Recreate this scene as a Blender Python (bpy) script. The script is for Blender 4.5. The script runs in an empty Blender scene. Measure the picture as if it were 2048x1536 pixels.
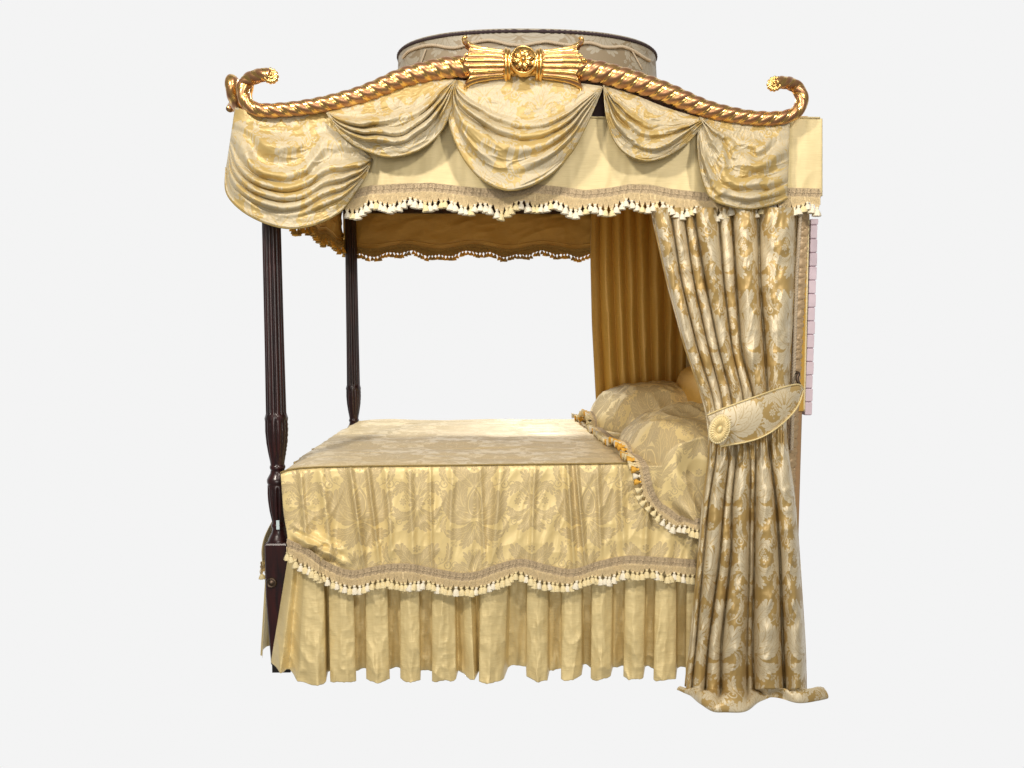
import bpy, math, random
import numpy as np
from mathutils import Vector, Matrix
rnd = random.Random(7)
PI = math.pi
# ------------------------------------------------------------------ camera model
F = 1411.0
CAM = np.array([0.0, -2.73, 1.385])
PSI = math.atan(24 / F); PIT = math.atan(106 / F)
RIGHT = np.array([math.cos(PSI), -math.sin(PSI), 0.0])
FWD = np.array([math.sin(PSI) * math.cos(PIT), math.cos(PSI) * math.cos(PIT), -math.sin(PIT)])
UP = np.cross(RIGHT, FWD)

def rays(u, v):
    u = np.asarray(u, float); v = np.asarray(v, float)
    u, v = np.broadcast_arrays(u, v)
    return FWD + RIGHT * ((u - 1024) / F)[..., None] + UP * ((768 - v) / F)[..., None]
def onY(u, v, Y):
    d = rays(u, v); Y = np.asarray(Y, float)
    t = (Y - CAM[1]) / d[..., 1]
    return CAM + d * t[..., None]
def onZ(u, v, Z):
    d = rays(u, v); t = (np.asarray(Z, float) - CAM[2]) / d[..., 2]
    return CAM + d * t[..., None]
def mpp(Y):            # metres per photo pixel at depth Y
    return (Y - CAM[1]) / F

# ------------------------------------------------------------------ maths helpers
def catmull(pts, n):
    """smooth curve through pts, n samples evenly spread along its length"""
    p = np.asarray(pts, float)
    ext = np.vstack([2 * p[0] - p[1], p, 2 * p[-1] - p[-2]])
    out = []
    for i in range(len(p) - 1):
        p0, p1, p2, p3 = ext[i:i + 4]
        t = np.linspace(0, 1, 16, endpoint=False)[:, None]
        out.append(0.5 * ((2 * p1) + (-p0 + p2) * t + (2 * p0 - 5 * p1 + 4 * p2 - p3) * t ** 2 + (-p0 + 3 * p1 - 3 * p2 + p3) * t ** 3))
    out.append(p[-1:]); c = np.vstack(out)
    return resample(c, n)
def resample(c, n):
    L = np.r_[0, np.cumsum(np.linalg.norm(np.diff(c, axis=0), axis=1))]
    s = np.linspace(0, L[-1], n)
    return np.stack([np.interp(s, L, c[:, k]) for k in range(c.shape[1])], 1)
def length(c): return float(np.linalg.norm(np.diff(c, axis=0), axis=1).sum())
def sst(a, b, x):
    t = np.clip((x - a) / (b - a), 0, 1); return t * t * (3 - 2 * t)
def vnoise(x, y, seed=0):
    g = np.random.RandomState(seed).rand(64, 64) * 2 - 1
    xi = np.floor(x).astype(int); yi = np.floor(y).astype(int)
    fx = x - xi; fy = y - yi; fx = fx * fx * fx * (fx * (fx * 6 - 15) + 10); fy = fy * fy * fy * (fy * (fy * 6 - 15) + 10)
    a = g[xi % 64, yi % 64]; b = g[(xi + 1) % 64, yi % 64]; c = g[xi % 64, (yi + 1) % 64]; d = g[(xi + 1) % 64, (yi + 1) % 64]
    return (a * (1 - fx) + b * fx) * (1 - fy) + (c * (1 - fx) + d * fx) * fy
def fbm(x, y, seed=0, o=3):
    s = 0; a = 1
    for k in range(o): s = s + a * vnoise(x * 2 ** k, y * 2 ** k, seed + k); a *= .5
    return s
def ridge(x, y, seed=0, o=2):      # creased wrinkles
    s = 0; a = 1
    for k in range(o): s = s + a * (1 - 2 * np.abs(vnoise(x * 1.9 ** k, y * 1.9 ** k, seed + k))); a *= .5
    return s

# ------------------------------------------------------------------ scene helpers
SC = bpy.context.scene
COL = SC.collection
ROOTLOC = {}
def tag(o, label=None, cat=None, group=None, kind=None):
    if label: o['label'] = label
    if cat: o['category'] = cat
    if group: o['group'] = group
    if kind: o['kind'] = kind
    return o
def thing(name, loc, label, cat, group=None):
    o = bpy.data.objects.new(name, None); COL.objects.link(o); o.location = loc
    o.empty_display_size = .1
    ROOTLOC[o.name] = Vector(loc)
    return tag(o, label, cat, group)
def link(name, me, parent, mat=None, label=None):
    o = bpy.data.objects.new(name, me); COL.objects.link(o)
    if mat is not None and len(me.materials) == 0: me.materials.append(mat)
    if parent is not None:
        o.parent = parent
        if parent.name in ROOTLOC: o.matrix_parent_inverse = Matrix.Translation(-ROOTLOC[parent.name])
    if label: o['label'] = label
    return o
class MB:
    """collects geometry into one mesh"""
    def __init__(s): s.v = []; s.f = []; s.n = 0; s.uv = []; s.a = []
    def add(s, V, Q, UV=None, A=None):
        V = np.asarray(V, float).reshape(-1, 3); Q = np.asarray(Q, int)
        s.v.append(V); s.f.append(Q + s.n); s.n += len(V)
        s.uv.append(np.zeros((len(V), 2)) if UV is None else np.asarray(UV).reshape(-1, 2))
        s.a.append(np.zeros(len(V)) if A is None else np.asarray(A, float).reshape(-1))
    def grid(s, P, UV=None, A=None, cu=False, cv=False, flip=False):
        n, m = P.shape[:2]; idx = np.arange(n * m).reshape(n, m)
        if cu: idx = np.vstack([idx, idx[:1]])
        if cv: idx = np.hstack([idx, idx[:, :1]])
        q = np.stack([idx[:-1, :-1], idx[:-1, 1:], idx[1:, 1:], idx[1:, :-1]], -1).reshape(-1, 4)
        if flip: q = q[:, ::-1]
        s.add(P, q, UV, A)
    def build(s, name, mat, parent, smooth=True, solid=0.0, label=None):
        me = s.mesh(name, smooth)
        o = link(name, me, parent, mat, label)
        if solid:
            md = o.modifiers.new('thickness', 'SOLIDIFY'); md.thickness = abs(solid); md.offset = 1 if solid > 0 else -1
        return o
    def mesh(s, name, smooth=True):
        V = np.vstack(s.v); Q = np.vstack(s.f); UV = np.vstack(s.uv); A = np.concatenate(s.a)
        me = bpy.data.meshes.new(name)
        me.vertices.add(len(V)); me.vertices.foreach_set('co', V.astype(np.float32).ravel())
        me.loops.add(Q.size); me.loops.foreach_set('vertex_index', Q.astype(np.int32).ravel())
        me.polygons.add(len(Q)); me.polygons.foreach_set('loop_start', (np.arange(len(Q)) * 4).astype(np.int32))
        me.polygons.foreach_set('use_smooth', np.full(len(Q), smooth, bool))
        me.update(calc_edges=True)
        ul = me.uv_layers.new(name='UVMap'); ul.data.foreach_set('uv', UV[Q.ravel()].astype(np.float32).ravel())
        at = me.attributes.new('wear_groove', 'FLOAT', 'POINT'); at.data.foreach_set('value', A.astype(np.float32))
        me.validate()
        return me
    def box(s, a, b):
        a = np.array(a, float); b = np.array(b, float)
        V = np.array([[x, y, z] for z in (a[2], b[2]) for y in (a[1], b[1]) for x in (a[0], b[0])])
        Q = [[0, 2, 3, 1], [4, 5, 7, 6], [0, 1, 5, 4], [2, 6, 7, 3], [0, 4, 6, 2], [1, 3, 7, 5]]
        s.add(V, Q)
    def tube(s, path, rad, ns=8, mod=None, caps=True, uvs=1.0, up0=None):
        """tube along path; mod(theta, arclen, i) -> (radius factor, wear)"""
        p = np.asarray(path, float); n = len(p)
        T = np.gradient(p, axis=0); T /= np.linalg.norm(T, axis=1)[:, None] + 1e-12
        N = np.zeros_like(p); a = np.array([0, -1, .01]) if up0 is None else np.array(up0, float)
        for i in range(n):
            a = a - T[i] * a.dot(T[i])
            l = np.linalg.norm(a)
            if l < 1e-6: a = np.array([.3, .5, .8]); a -= T[i] * a.dot(T[i]); l = np.linalg.norm(a)
            a = a / l; N[i] = a
        B = np.cross(T, N)
        L = np.r_[0, np.cumsum(np.linalg.norm(np.diff(p, axis=0), axis=1))]
        th = np.arange(ns) / ns * 2 * PI
        r = np.broadcast_to(np.asarray(rad, float), (n,))[:, None] * np.ones((n, ns)); A = np.zeros((n, ns))
        if mod:
            fac, A = mod(th[None, :] + np.zeros((n, 1)), L[:, None] + np.zeros((1, ns)))
            r = r * fac
        P = p[:, None] + r[..., None] * (np.cos(th)[None, :, None] * N[:, None] + np.sin(th)[None, :, None] * B[:, None])
        if caps:
            P = np.concatenate([np.repeat(p[:1, None], ns, 1), P, np.repeat(p[-1:, None], ns, 1)]); A = np.vstack([A[:1], A, A[-1:]])
        UV = np.stack(np.broadcast_arrays(np.arange(len(P))[:, None] * L[-1] / n, (th * .02)[None, :]), -1)
        s.grid(P, UV, A, cv=True, flip=True)
    def lathe(s, prof, c, ns=24, axis='Z', mod=None, xf=None):
        """prof: (r, h) list; revolved round axis through c"""
        pr = np.asarray(prof, float); th = np.arange(ns) / ns * 2 * PI
        r = pr[:, 0][:, None] * np.ones(ns); h = pr[:, 1][:, None] * np.ones(ns); A = np.zeros_like(r)
        if mod: r, A = mod(r, h, th[None, :] + 0 * r)
        x = r * np.cos(th); y = r * np.sin(th)
        if axis == 'Z': P = np.stack([x, y, h], -1)
        elif axis == 'Y': P = np.stack([x, -h, y], -1)       # h grows towards the viewer (-Y)
        else: P = np.stack([h, x, y], -1)
        if xf is not None: P = P @ xf.T
        UV = np.stack([th[None, :] + 0 * r, h], -1)
        s.grid(P + np.array(c), UV, A, cv=True)

# ------------------------------------------------------------------ damask cloth pattern, drawn in code
def make_damask(name, W=30.0, H=84.0, ppc=24):
    """half repeat W x H cm; mirrored to a full repeat 2W x H."""
    ny, nx = int(H * ppc), int(W * ppc)
    img = np.zeros((ny, nx), np.float32)
    def poly(pts, val):
        pts = np.asarray(pts, float)
        for sy in (-H, 0, H):
            q = pts + [0, sy]
            x0, y0 = q.min(0); x1, y1 = q.max(0)
            if y1 < 0 or y0 > H or x1 < 0 or x0 > W: continue
            i0, i1 = max(0, int(x0 * ppc)), min(nx, int(x1 * ppc) + 2); j0, j1 = max(0, int(y0 * ppc)), min(ny, int(y1 * ppc) + 2)
            if i1 <= i0 or j1 <= j0: continue
            X, Y = np.meshgrid((np.arange(i0, i1) + .5) / ppc, (np.arange(j0, j1) + .5) / ppc)
            ins = np.zeros(X.shape, bool)
            a = q; b = np.roll(q, -1, 0)
            for (ax, ay), (bx, by) in zip(a, b):
                if ay == by: continue
                c = ((ay > Y) != (by > Y)) & (X < (bx - ax) * (Y - ay) / (by - ay) + ax)
                ins ^= c
            img[j0:j1, i0:i1][ins] = val
    def stroke(p, w0, w1=None, val=1, wm=None):
        p = np.asarray(p, float); n = len(p); w1 = w0 if w1 is None else w1
        T = np.gradient(p, axis=0); T /= np.linalg.norm(T, axis=1)[:, None] + 1e-9; N = np.stack([-T[:, 1], T[:, 0]], 1)
        t = np.linspace(0, 1, n); w = (w0 * (1 - t) + w1 * t) / 2
        if wm: w = w + wm / 2 * np.sin(PI * t)
        # quads one by one keeps self-crossing spirals solid
        L = p + N * w[:, None]; R = p - N * w[:, None]
        for i in range(n - 1): poly([L[i], L[i + 1], R[i + 1], R[i]], val)
    def disc(c, r, val=1, k=18, sq=1.0):
        t = np.arange(k) / k * 2 * PI; poly(np.stack([c[0] + r * np.cos(t), c[1] + r * sq * np.sin(t)], 1), val)
    def bez(a, b, c, d, n=40):
        t = np.linspace(0, 1, n)[:, None]; a, b, c, d = map(np.array, (a, b, c, d))
        return (1 - t) ** 3 * a + 3 * (1 - t) ** 2 * t * b + 3 * (1 - t) * t * t * c + t ** 3 * d
    def lobe(b0, m, e, wd, sgn):
        c = bez(b0, m, e, e, 26); t = np.linspace(0, 1, 26)
        T = np.gradient(c, axis=0); T /= np.linalg.norm(T, axis=1)[:, None] + 1e-9; Nn = np.stack([-T[:, 1], T[:, 0]], 1)
        prof = np.sin(PI * np.clip(t * .80 + .12, 0, 1)) ** .8
        ser = 1 + .22 * np.abs(np.sin(t * PI * 4.5)) * (t > .3)
        for g, val in ((.14, 0), (0, 1)):
            L = c + Nn * (wd * prof * (ser if sgn > 0 else 1) + g)[:, None]; R_ = c - Nn * (wd * prof * (1 if sgn > 0 else ser) + g)[:, None]
            tip = c[-1:] + T[-1:] * (wd * .25 + g)
            poly(np.vstack([L, tip, R_[::-1]]), val)
        stroke(c[2:17], .13, .05, 0)
    def leaf(path, w, lobes=6, sides=(1, -1), vein=True):
        p = resample(np.asarray(path, float), 160)
        T = np.gradient(p, axis=0); T /= np.linalg.norm(T, axis=1)[:, None]; Nn = np.stack([-T[:, 1], T[:, 0]], 1)
        curl = np.cross(T[20], T[120])
        items = []
        for k in range(lobes):
            for sd in sides:
                t0 = (k + (0 if sd > 0 else .4)) / (lobes + .6) * .86
                env = math.sin(PI * min(1, t0 * .72 + .24)) ** .7 * (1.12 if sd * curl < 0 else .8)
                t1 = min(1, t0 + .20 + .4 * w / max(6, length(p)))
                a0 = p[int(t0 * 159)]; j = int(t1 * 159)
                e = p[j] + sd * Nn[j] * w * env + T[j] * w * .12
                mm = p[int((t0 * .7 + t1 * .3) * 159)] + sd * Nn[j] * w * env * .75
                items.append((t0, a0, mm, e, w * .34 * (.6 + .4 * env), sd))
        lobe(p[118], p[140], p[159] + T[159] * w * .3, w * .30, 1)
        for it in sorted(items, key=lambda q: -q[0]): lobe(*it[1:])
        t = np.linspace(0, 1, 160); body = w * .30 * np.sin(PI * np.clip(t * .9 + .06, 0, 1)) ** .8
        poly(np.vstack([p + Nn * body[:, None], (p - Nn * body[:, None])[::-1]]), 1)
        stroke(p[0:130], .42, .07, 0); stroke(p[4:90] + Nn[4:90] * w * .14, .13, .05, 0); stroke(p[4:90] - Nn[4:90] * w * .14, .13, .05, 0)
    def spiral(c, r, turns, a0, sgn, w0, w1, n=60):
        t = np.linspace(0, 1, n); rr = r * (1 - t) ** .8 + .25; a = a0 + sgn * turns * 2 * PI * t
        q = np.stack([c[0] + rr * np.cos(a), c[1] + rr * np.sin(a)], 1); stroke(q, w0, w1); disc(q[-1], w1 * .9)
        return q
    def flower(c, r, k, rot=0.0, core=True):
        for i in range(k):
            a = rot + i * 2 * PI / k
            cc = (c[0] + r * .62 * math.cos(a), c[1] + r * .62 * math.sin(a))
            t = np.arange(20) / 20 * 2 * PI; lx = r * .42 * np.cos(t); ly = r * .27 * (6 / k) * np.sin(t) * (1 + .25 * np.cos(t))
            poly(np.stack([cc[0] + lx * math.cos(a) - ly * math.sin(a), cc[1] + lx * math.sin(a) + ly * math.cos(a)], 1), 1)
            stroke([(c[0] + r * .3 * math.cos(a), c[1] + r * .3 * math.sin(a)), (c[0] + r * .72 * math.cos(a), c[1] + r * .72 * math.sin(a))], .1 * r ** .5, .03, 0)
        if core: disc(c, r * .3, 0); disc(c, r * .2, 1)
    def berry(c, r):
        disc(c, r, 1); disc(c, r * .62, 0); disc((c[0] + r * .1, c[1] + r * .1), r * .36, 1)
    def spray(p0, a, L, sp=.5, n=3, r=.55):
        for k in range(n):
            b = a + (k - (n - 1) / 2) * sp; e = (p0[0] + L * math.cos(b), p0[1] + L * math.sin(b))
            stroke(bez(p0, (p0[0] + L * .5 * math.cos(a), p0[1] + L * .5 * math.sin(a)), e, e, 14), .22, .12); berry(e, r)
    def motif(cx, cy, d):
        """great palmette on mirror axis x=cx, d = +1 draws into +x"""
        X = lambda x: cx + d * x
        B = lambda *a: bez(*[(X(x), cy + y) for x, y in a])
        # outer acanthus sweeps
        leaf(B((1.0, -9), (8, -12), (14, -4), (12.5, 5)), 3.7, 7)
        leaf(B((1.5, -5), (8, -4), (9, 4), (4.5, 11)), 3.2, 6)
        leaf(B((.5, -11), (3, -17), (9, -19), (13.5, -15.5)), 2.7, 6)
        leaf(B((.5, 7), (3, 12), (8, 14), (10.5, 19)), 3.0, 6)
        leaf(B((.3, -13), (1, -17), (4, -22), (7.5, -23)), 2.2, 5)
        # heart
        poly([(X(x), cy + y) for x, y in ((-.1, -9), (2.2, -8), (4.2, -4.5), (4.4, -.5), (3.4, 3), (1.6, 6), (-.1, 8.4))], 1)
        stroke([(X(x), cy + y) for x, y in ((0, -7.6), (2.0, -6.4), (3.2, -3.4), (3.1, 0), (2.1, 3), (0, 6.2))], .35, .35, 0)
        flower((X(0), cy + 1.6), 2.2, 8, .2)
        for k in range(3): poly([(X(x), cy - 5.6 + k * 1.7 + y) for x, y in ((0, 0), (1.3 - .2 * k, .9), (0, .7))], 0)
        # trumpet and crown above
        poly([(X(x), cy + y) for x, y in ((-.1, 9), (.45, 9), (.8, 13), (1.9, 15.2), (-.1, 14.6))], 1)
        stroke([(X(.5), cy + 10), (X(1.1), cy + 14)], .14, .14, 0)
        flower((X(0), cy + 17.6), 1.9, 6, PI / 2)
        # tendrils
        p = B((3.6, 4), (8, 8), (12, 8), (15, 11)); stroke(p, .5, .3)
        spiral((X(15.6), cy + 8.8), 2.3, 1.2, PI / 2, -d, .55, .5)
        spray((X(11.5), cy + 8.6), PI / 2 - d * .5, 3.2, .55, 3, .6)
        p = B((4, -4), (9, -1), (13, -8), (17, -6.5)); stroke(p, .45, .3)
        spiral((X(17.2), cy - 4.3), 2.0, 1.15, -PI / 2, d, .5, .45)
        flower((X(16.2), cy + 3.5), 2.1, 6, .3); stroke(B((12, 0), (13, 2), (14, 3), (14.6, 3.2)), .35, .2)
        spray((X(4), cy + 14.5), PI / 2 - d * 1.0, 3.0, .5, 3, .5); stroke(B((1.5, 10), (2, 13), (3, 14), (4, 14.5)), .3, .2)
        spray((X(9), cy - 20.5), -PI / 2 + d * .7, 3.0, .5, 3, .6)
        leaf(B((14, 9.5), (17, 13), (17.5, 16), (16, 20)), 1.5, 4)
        leaf(B((14, -8), (17.5, -11), (17, -14), (15, -17)), 1.4, 4)
    def motif2(cx, cy, d):
        X = lambda x: cx + d * x
        B = lambda *a: bez(*[(X(x), cy + y) for x, y in a])
        leaf(B((1, 3), (4, 10), (9, 10), (11, 4)), 2.1, 5)
        leaf(B((1, -3), (4, -8), (10, -9), (12, -3)), 2.1, 5)
        leaf(B((.3, -4), (.5, -9), (3, -13), (7, -14)), 2.2, 5)
        leaf(B((.3, 4), (.5, 9), (2, 13), (5.5, 15.5)), 2.0, 5)
        flower((X(0), cy), 4.2, 8, .2); flower((X(0), cy), 2.0, 6, .5)
        spiral((X(10), cy + 9.5), 1.8, 1.1, -PI / 2, d, .45, .4); spiral((X(9), cy - 10.2), 1.7, 1.1, PI / 2, -d, .45, .4)
        flower((X(7.2), cy + .4), 1.9, 7, .3); berry((X(7.2), cy + 3.2), .5); berry((X(6.4), cy - 2.6), .5); leaf(B((3.5, 1), (5, 3), (6, 4.5), (6.5, 6)), .9, 3)
        spray((X(1), cy + 13.5), PI / 2, 3.4, .5, 3, .55); spray((X(12.6), cy + 1), PI / 2 - d * 1.2, 2.6, .5, 3, .5)
    motif2(W, 20.5, -1); motif2(0, 20.5 + H / 2, 1)
    motif(0, 21, 1); motif(W, 21 + H / 2, -1)
    for (x, y) in ((15, 42.5),):
        flower((x, y), 1.5, 5, .5); flower((x + (3 if x < 15 else -3), y + 2.5), 1.0, 5, .1)
        berry((x, y + 3.4), .5); berry((x + 1, y - 3), .45)
    a = img.reshape(ny // 2, 2, nx // 2, 2).mean((1, 3))
    full = np.hstack([a, a[:, ::-1]])
    h, w = full.shape
    im = bpy.data.images.new(name, w, h, alpha=False, float_buffer=False)
    im.colorspace_settings.name = 'Non-Color'
    px = np.ones((h, w, 4), np.float32); px[..., :3] = full[..., None]
    im.pixels.foreach_set(px.ravel()); im.update(); im.pack()
    return im, 2 * W / 100, H / 100
DAM, DW, DH = make_damask('damask_weave')

# ------------------------------------------------------------------ materials
def newmat(name):
    m = bpy.data.materials.new(name); m.use_nodes = True
    nt = m.node_tree; return m, nt, nt.nodes['Principled BSDF']
def N(nt, t, **k):
    n = nt.nodes.new(t)
    for a, b in k.items():
        if a.startswith('i_'): n.inputs[a[2:].replace('_', ' ')].default_value = b
        else: setattr(n, a, b)
    return n
def mixc(nt, fac, a, b):
    n = nt.nodes.new('ShaderNodeMix'); n.data_type = 'RGBA'
    for s, x in ((0, fac), (6, a), (7, b)):
        if hasattr(x, 'is_linked') or isinstance(x, bpy.types.NodeSocket): nt.links.new(x, n.inputs[s])
        else: n.inputs[s].default_value = x if s == 0 else (*x, 1)
    return n.outputs[2]
def mr(nt, x, a, b, c, d):
    n = nt.nodes.new('ShaderNodeMapRange'); nt.links.new(x, n.inputs[0])
    for i, q in enumerate((a, b, c, d)): n.inputs[i + 1].default_value = q
    return n.outputs[0]
def weave(nt, uv, bsdf, amp, slub, crease, cs=7.0, cstretch=(1, 1, 1)):
    """thread, slub and crease relief"""
    m1 = N(nt, 'ShaderNodeMapping'); m1.inputs['Scale'].default_value = (18, 420, 1); nt.links.new(uv, m1.inputs[0])
    n1 = N(nt, 'ShaderNodeTexNoise'); n1.inputs['Scale'].default_value = 1; n1.inputs['Detail'].default_value = 3; nt.links.new(m1.outputs[0], n1.inputs['Vector'])
    b1 = N(nt, 'ShaderNodeBump'); b1.inputs['Distance'].default_value = slub; b1.inputs['Strength'].default_value = amp; nt.links.new(n1.outputs[0], b1.inputs['Height'])
    m2 = N(nt, 'ShaderNodeMapping'); m2.inputs['Scale'].default_value = tuple(cs * q for q in cstretch); nt.links.new(uv, m2.inputs[0])
    n2 = N(nt, 'ShaderNodeTexNoise'); n2.inputs['Scale'].default_value = 1; n2.inputs['Detail'].default_value = 2.5; n2.inputs['Distortion'].default_value = .8
    n2.noise_type = 'RIDGED_MULTIFRACTAL'
    nt.links.new(m2.outputs[0], n2.inputs['Vector'])
    b2 = N(nt, 'ShaderNodeBump'); b2.inputs['Distance'].default_value = crease; b2.inputs['Strength'].default_value = 1; nt.links.new(n2.outputs[0], b2.inputs['Height'])
    nt.links.new(b1.outputs[0], b2.inputs['Normal']); nt.links.new(b2.outputs[0], bsdf.inputs['Normal'])
    return n1.outputs[0]
def damask(name, ground, fig, rg=.34, rf=.5, met=.25, crease=.004, cs=6., cstretch=(1, 1, 1), scale=.86, flipaniso=False, metf=None):
    m, nt, b = newmat(name)
    uvn = N(nt, 'ShaderNodeUVMap'); uvn.uv_map = 'UVMap'; uv = uvn.outputs[0]
    mp = N(nt, 'ShaderNodeMapping'); mp.inputs['Scale'].default_value = (1 / (DW * scale), 1 / (DH * scale), 1); nt.links.new(uv, mp.inputs[0])
    im = N(nt, 'ShaderNodeTexImage'); im.image = DAM; im.interpolation = 'Cubic'; nt.links.new(mp.outputs[0], im.inputs[0])
    f = im.outputs[0]
    nt.links.new(mixc(nt, f, ground, fig), b.inputs['Base Color'])
    nt.links.new(mr(nt, f, 0, 1, rg, rf), b.inputs['Roughness'])
    nt.links.new(mr(nt, f, 0, 1, met, met * .5 if metf is None else metf), b.inputs['Metallic'])
    b.inputs['Anisotropic'].default_value = .6
    nt.links.new(mr(nt, f, 0, 1, .25 if flipaniso else 0, 0 if flipaniso else .25), b.inputs['Anisotropic Rotation'])
    tn = N(nt, 'ShaderNodeTangent'); tn.direction_type = 'UV_MAP'; tn.uv_map = 'UVMap'; nt.links.new(tn.outputs[0], b.inputs['Tangent'])
    weave(nt, uv, b, .35, .0006, crease, cs, cstretch)
    return m
def silk(name, c1, c2, rough=.5, met=.1, slub=.0012, crease=.003, cs=5., cstretch=(1, 1, 1), amp=.6):
    m, nt, b = newmat(name)
    uvn = N(nt, 'ShaderNodeUVMap'); uvn.uv_map = 'UVMap'; uv = uvn.outputs[0]
    t = weave(nt, uv, b, amp, slub, crease, cs, cstretch)
    nt.links.new(mixc(nt, mr(nt, t, .3, .7, 0, 1), c1, c2), b.inputs['Base Color'])
    b.inputs['Roughness'].default_value = rough; b.inputs['Metallic'].default_value = met
    return m
def yarn(name, c, var=.12, rough=.75):
    m, nt, b = newmat(name)
    tc = N(nt, 'ShaderNodeTexCoord'); n = N(nt, 'ShaderNodeTexNoise'); n.inputs['Scale'].default_value = 260; nt.links.new(tc.outputs['Object'], n.inputs['Vector'])
    nt.links.new(mixc(nt, mr(nt, n.outputs[0], .35, .65, 0, 1), tuple(x * (1 - var) for x in c), tuple(min(1, x * (1 + var)) for x in c)), b.inputs['Base Color'])
    b.inputs['Roughness'].default_value = rough; b.inputs['Sheen Weight'].default_value = .1; b.inputs['Specular IOR Level'].default_value = .15
    bp = N(nt, 'ShaderNodeBump'); bp.inputs['Distance'].default_value = .0012; nt.links.new(n.outputs[0], bp.inputs['Height']); nt.links.new(bp.outputs[0], b.inputs['Normal'])
    return m
M = {}
G0 = (.52, .38, .135); F0 = (.56, .50, .34)
M['cover'] = damask('coverlet_damask', (.77, .62, .30), (.52, .415, .22), .40, .5, .15, .0016, 5, (1, .35, 1), scale=.74)  # one fabric throughout; the variants' colours carry how light catches each lay
M['top'] = damask('coverlet_top_damask', (.76, .63, .37), (.63, .52, .31), .38, .48, .2, .005, 5, (.5, 1.6, 1), scale=.74)
M['curtain'] = damask('curtain_damask', (.45, .315, .12), (.65, .575, .41), .38, .44, .22, .002, 5, (1, .5, 1), metf=.2, scale=.7)
M['swag'] = damask('swag_damask', (.52, .385, .15), (.545, .48, .335), .42, .48, .16, .0022, 7, (.6, 1.6, 1), metf=.1, scale=.7)
M['dome'] = damask('shaded_dome_damask', (.24, .19, .12), (.37, .34, .27), .45, .5, .1, .002)  # underlit shade of the dome is put into these darker colours
M['valance'] = silk('plain_cream_silk', (.68, .565, .30), (.77, .65, .36), .55, .05, .0010, .004, 3, (1, .4, 1))
M['skirt'] = silk('skirt_shot_silk', (.70, .56, .275), (.78, .65, .34), .44, .16, .0014, .002, 6, (1, .6, 1), .7)
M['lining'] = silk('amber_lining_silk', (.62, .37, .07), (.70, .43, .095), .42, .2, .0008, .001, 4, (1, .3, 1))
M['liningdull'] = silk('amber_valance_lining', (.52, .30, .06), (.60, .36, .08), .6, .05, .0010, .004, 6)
M['pipe'] = yarn('dark_gold_piping', (.30, .22, .08))
M['braid'] = yarn('champagne_braid', (.50, .40, .26))
M['cord'] = yarn('beige_cord', (.70, .565, .335))
M['cordgold'] = yarn('amber_cord', (.45, .29, .09))
M['white'] = yarn('white_tassel_silk', (.80, .745, .60), .08)
M['cream'] = yarn('cream_tassel_silk', (.76, .65, .38), .1)
M['amber'] = yarn('amber_tassel_silk', (.75, .42, .07), .1)
for k_ in ('cordgold', 'amber'): M[k_].node_tree.nodes['Principled BSDF'].inputs['Sheen Weight'].default_value = 0
M['brownsilk'] = silk('brown_gold_silk', (.40, .25, .13), (.46, .29, .15), .5, .1, .001, .002, 4)
M['ruchetan'] = silk('ruched_tan_silk', (.42, .30, .17), (.52, .38, .22), .42, .15, .001, .004, 12, (.6, 3, 1))
M['rope'] = yarn('pale_twisted_rope', (.50, .42, .31))
M['ruche'] = silk('ruched_gold_silk', (.52, .40, .2), (.62, .5, .28), .4, .2, .001, .004, 12, (.6, 3, 1))
def m_gilt():
    m, nt, b = newmat('burnished_gilt')
    at = N(nt, 'ShaderNodeAttribute'); at.attribute_name = 'wear_groove'
    tc = N(nt, 'ShaderNodeTexCoord'); n = N(nt, 'ShaderNodeTexNoise'); n.inputs['Scale'].default_value = 38; n.inputs['Detail'].default_value = 5; nt.links.new(tc.outputs['Object'], n.inputs['Vector'])
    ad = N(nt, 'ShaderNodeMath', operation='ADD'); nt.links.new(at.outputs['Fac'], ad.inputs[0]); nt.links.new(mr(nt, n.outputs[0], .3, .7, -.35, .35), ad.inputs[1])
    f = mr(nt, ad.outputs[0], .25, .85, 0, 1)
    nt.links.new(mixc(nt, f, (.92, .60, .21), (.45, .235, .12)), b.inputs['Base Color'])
    nt.links.new(mr(nt, f, 0, 1, .24, .36), b.inputs['Roughness']); nt.links.new(mr(nt, f, 0, 1, 1, .85), b.inputs['Metallic'])
    bp = N(nt, 'ShaderNodeBump'); bp.inputs['Distance'].default_value = .001; bp.inputs['Strength'].default_value = .5; nt.links.new(n.outputs[0], bp.inputs['Height']); nt.links.new(bp.outputs[0], b.inputs['Normal'])
    return m
M['gilt'] = m_gilt()
def m_wood():
    m, nt, b = newmat('dark_mahogany')
    tc = N(nt, 'ShaderNodeTexCoord'); mp = N(nt, 'ShaderNodeMapping'); mp.inputs['Scale'].default_value = (30, 30, 3); nt.links.new(tc.outputs['Object'], mp.inputs[0])
    n = N(nt, 'ShaderNodeTexNoise'); n.inputs['Scale'].default_value = 2; n.inputs['Detail'].default_value = 6; nt.links.new(mp.outputs[0], n.inputs['Vector'])
    at = N(nt, 'ShaderNodeAttribute'); at.attribute_name = 'wear_groove'
    c = mixc(nt, mr(nt, n.outputs[0], .35, .65, 0, 1), (.011, .004, .006), (.040, .008, .008))
    c2 = mixc(nt, at.outputs['Fac'], c, (.010, .004, .005))  # the attribute makes the wood darker in the reed grooves
    nt.links.new(c2, b.inputs['Base Color']); b.inputs['Roughness'].default_value = .32; b.inputs['Coat Weight'].default_value = .25; b.inputs['Coat Roughness'].default_value = .2
    return m
M['wood'] = m_wood()
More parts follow.
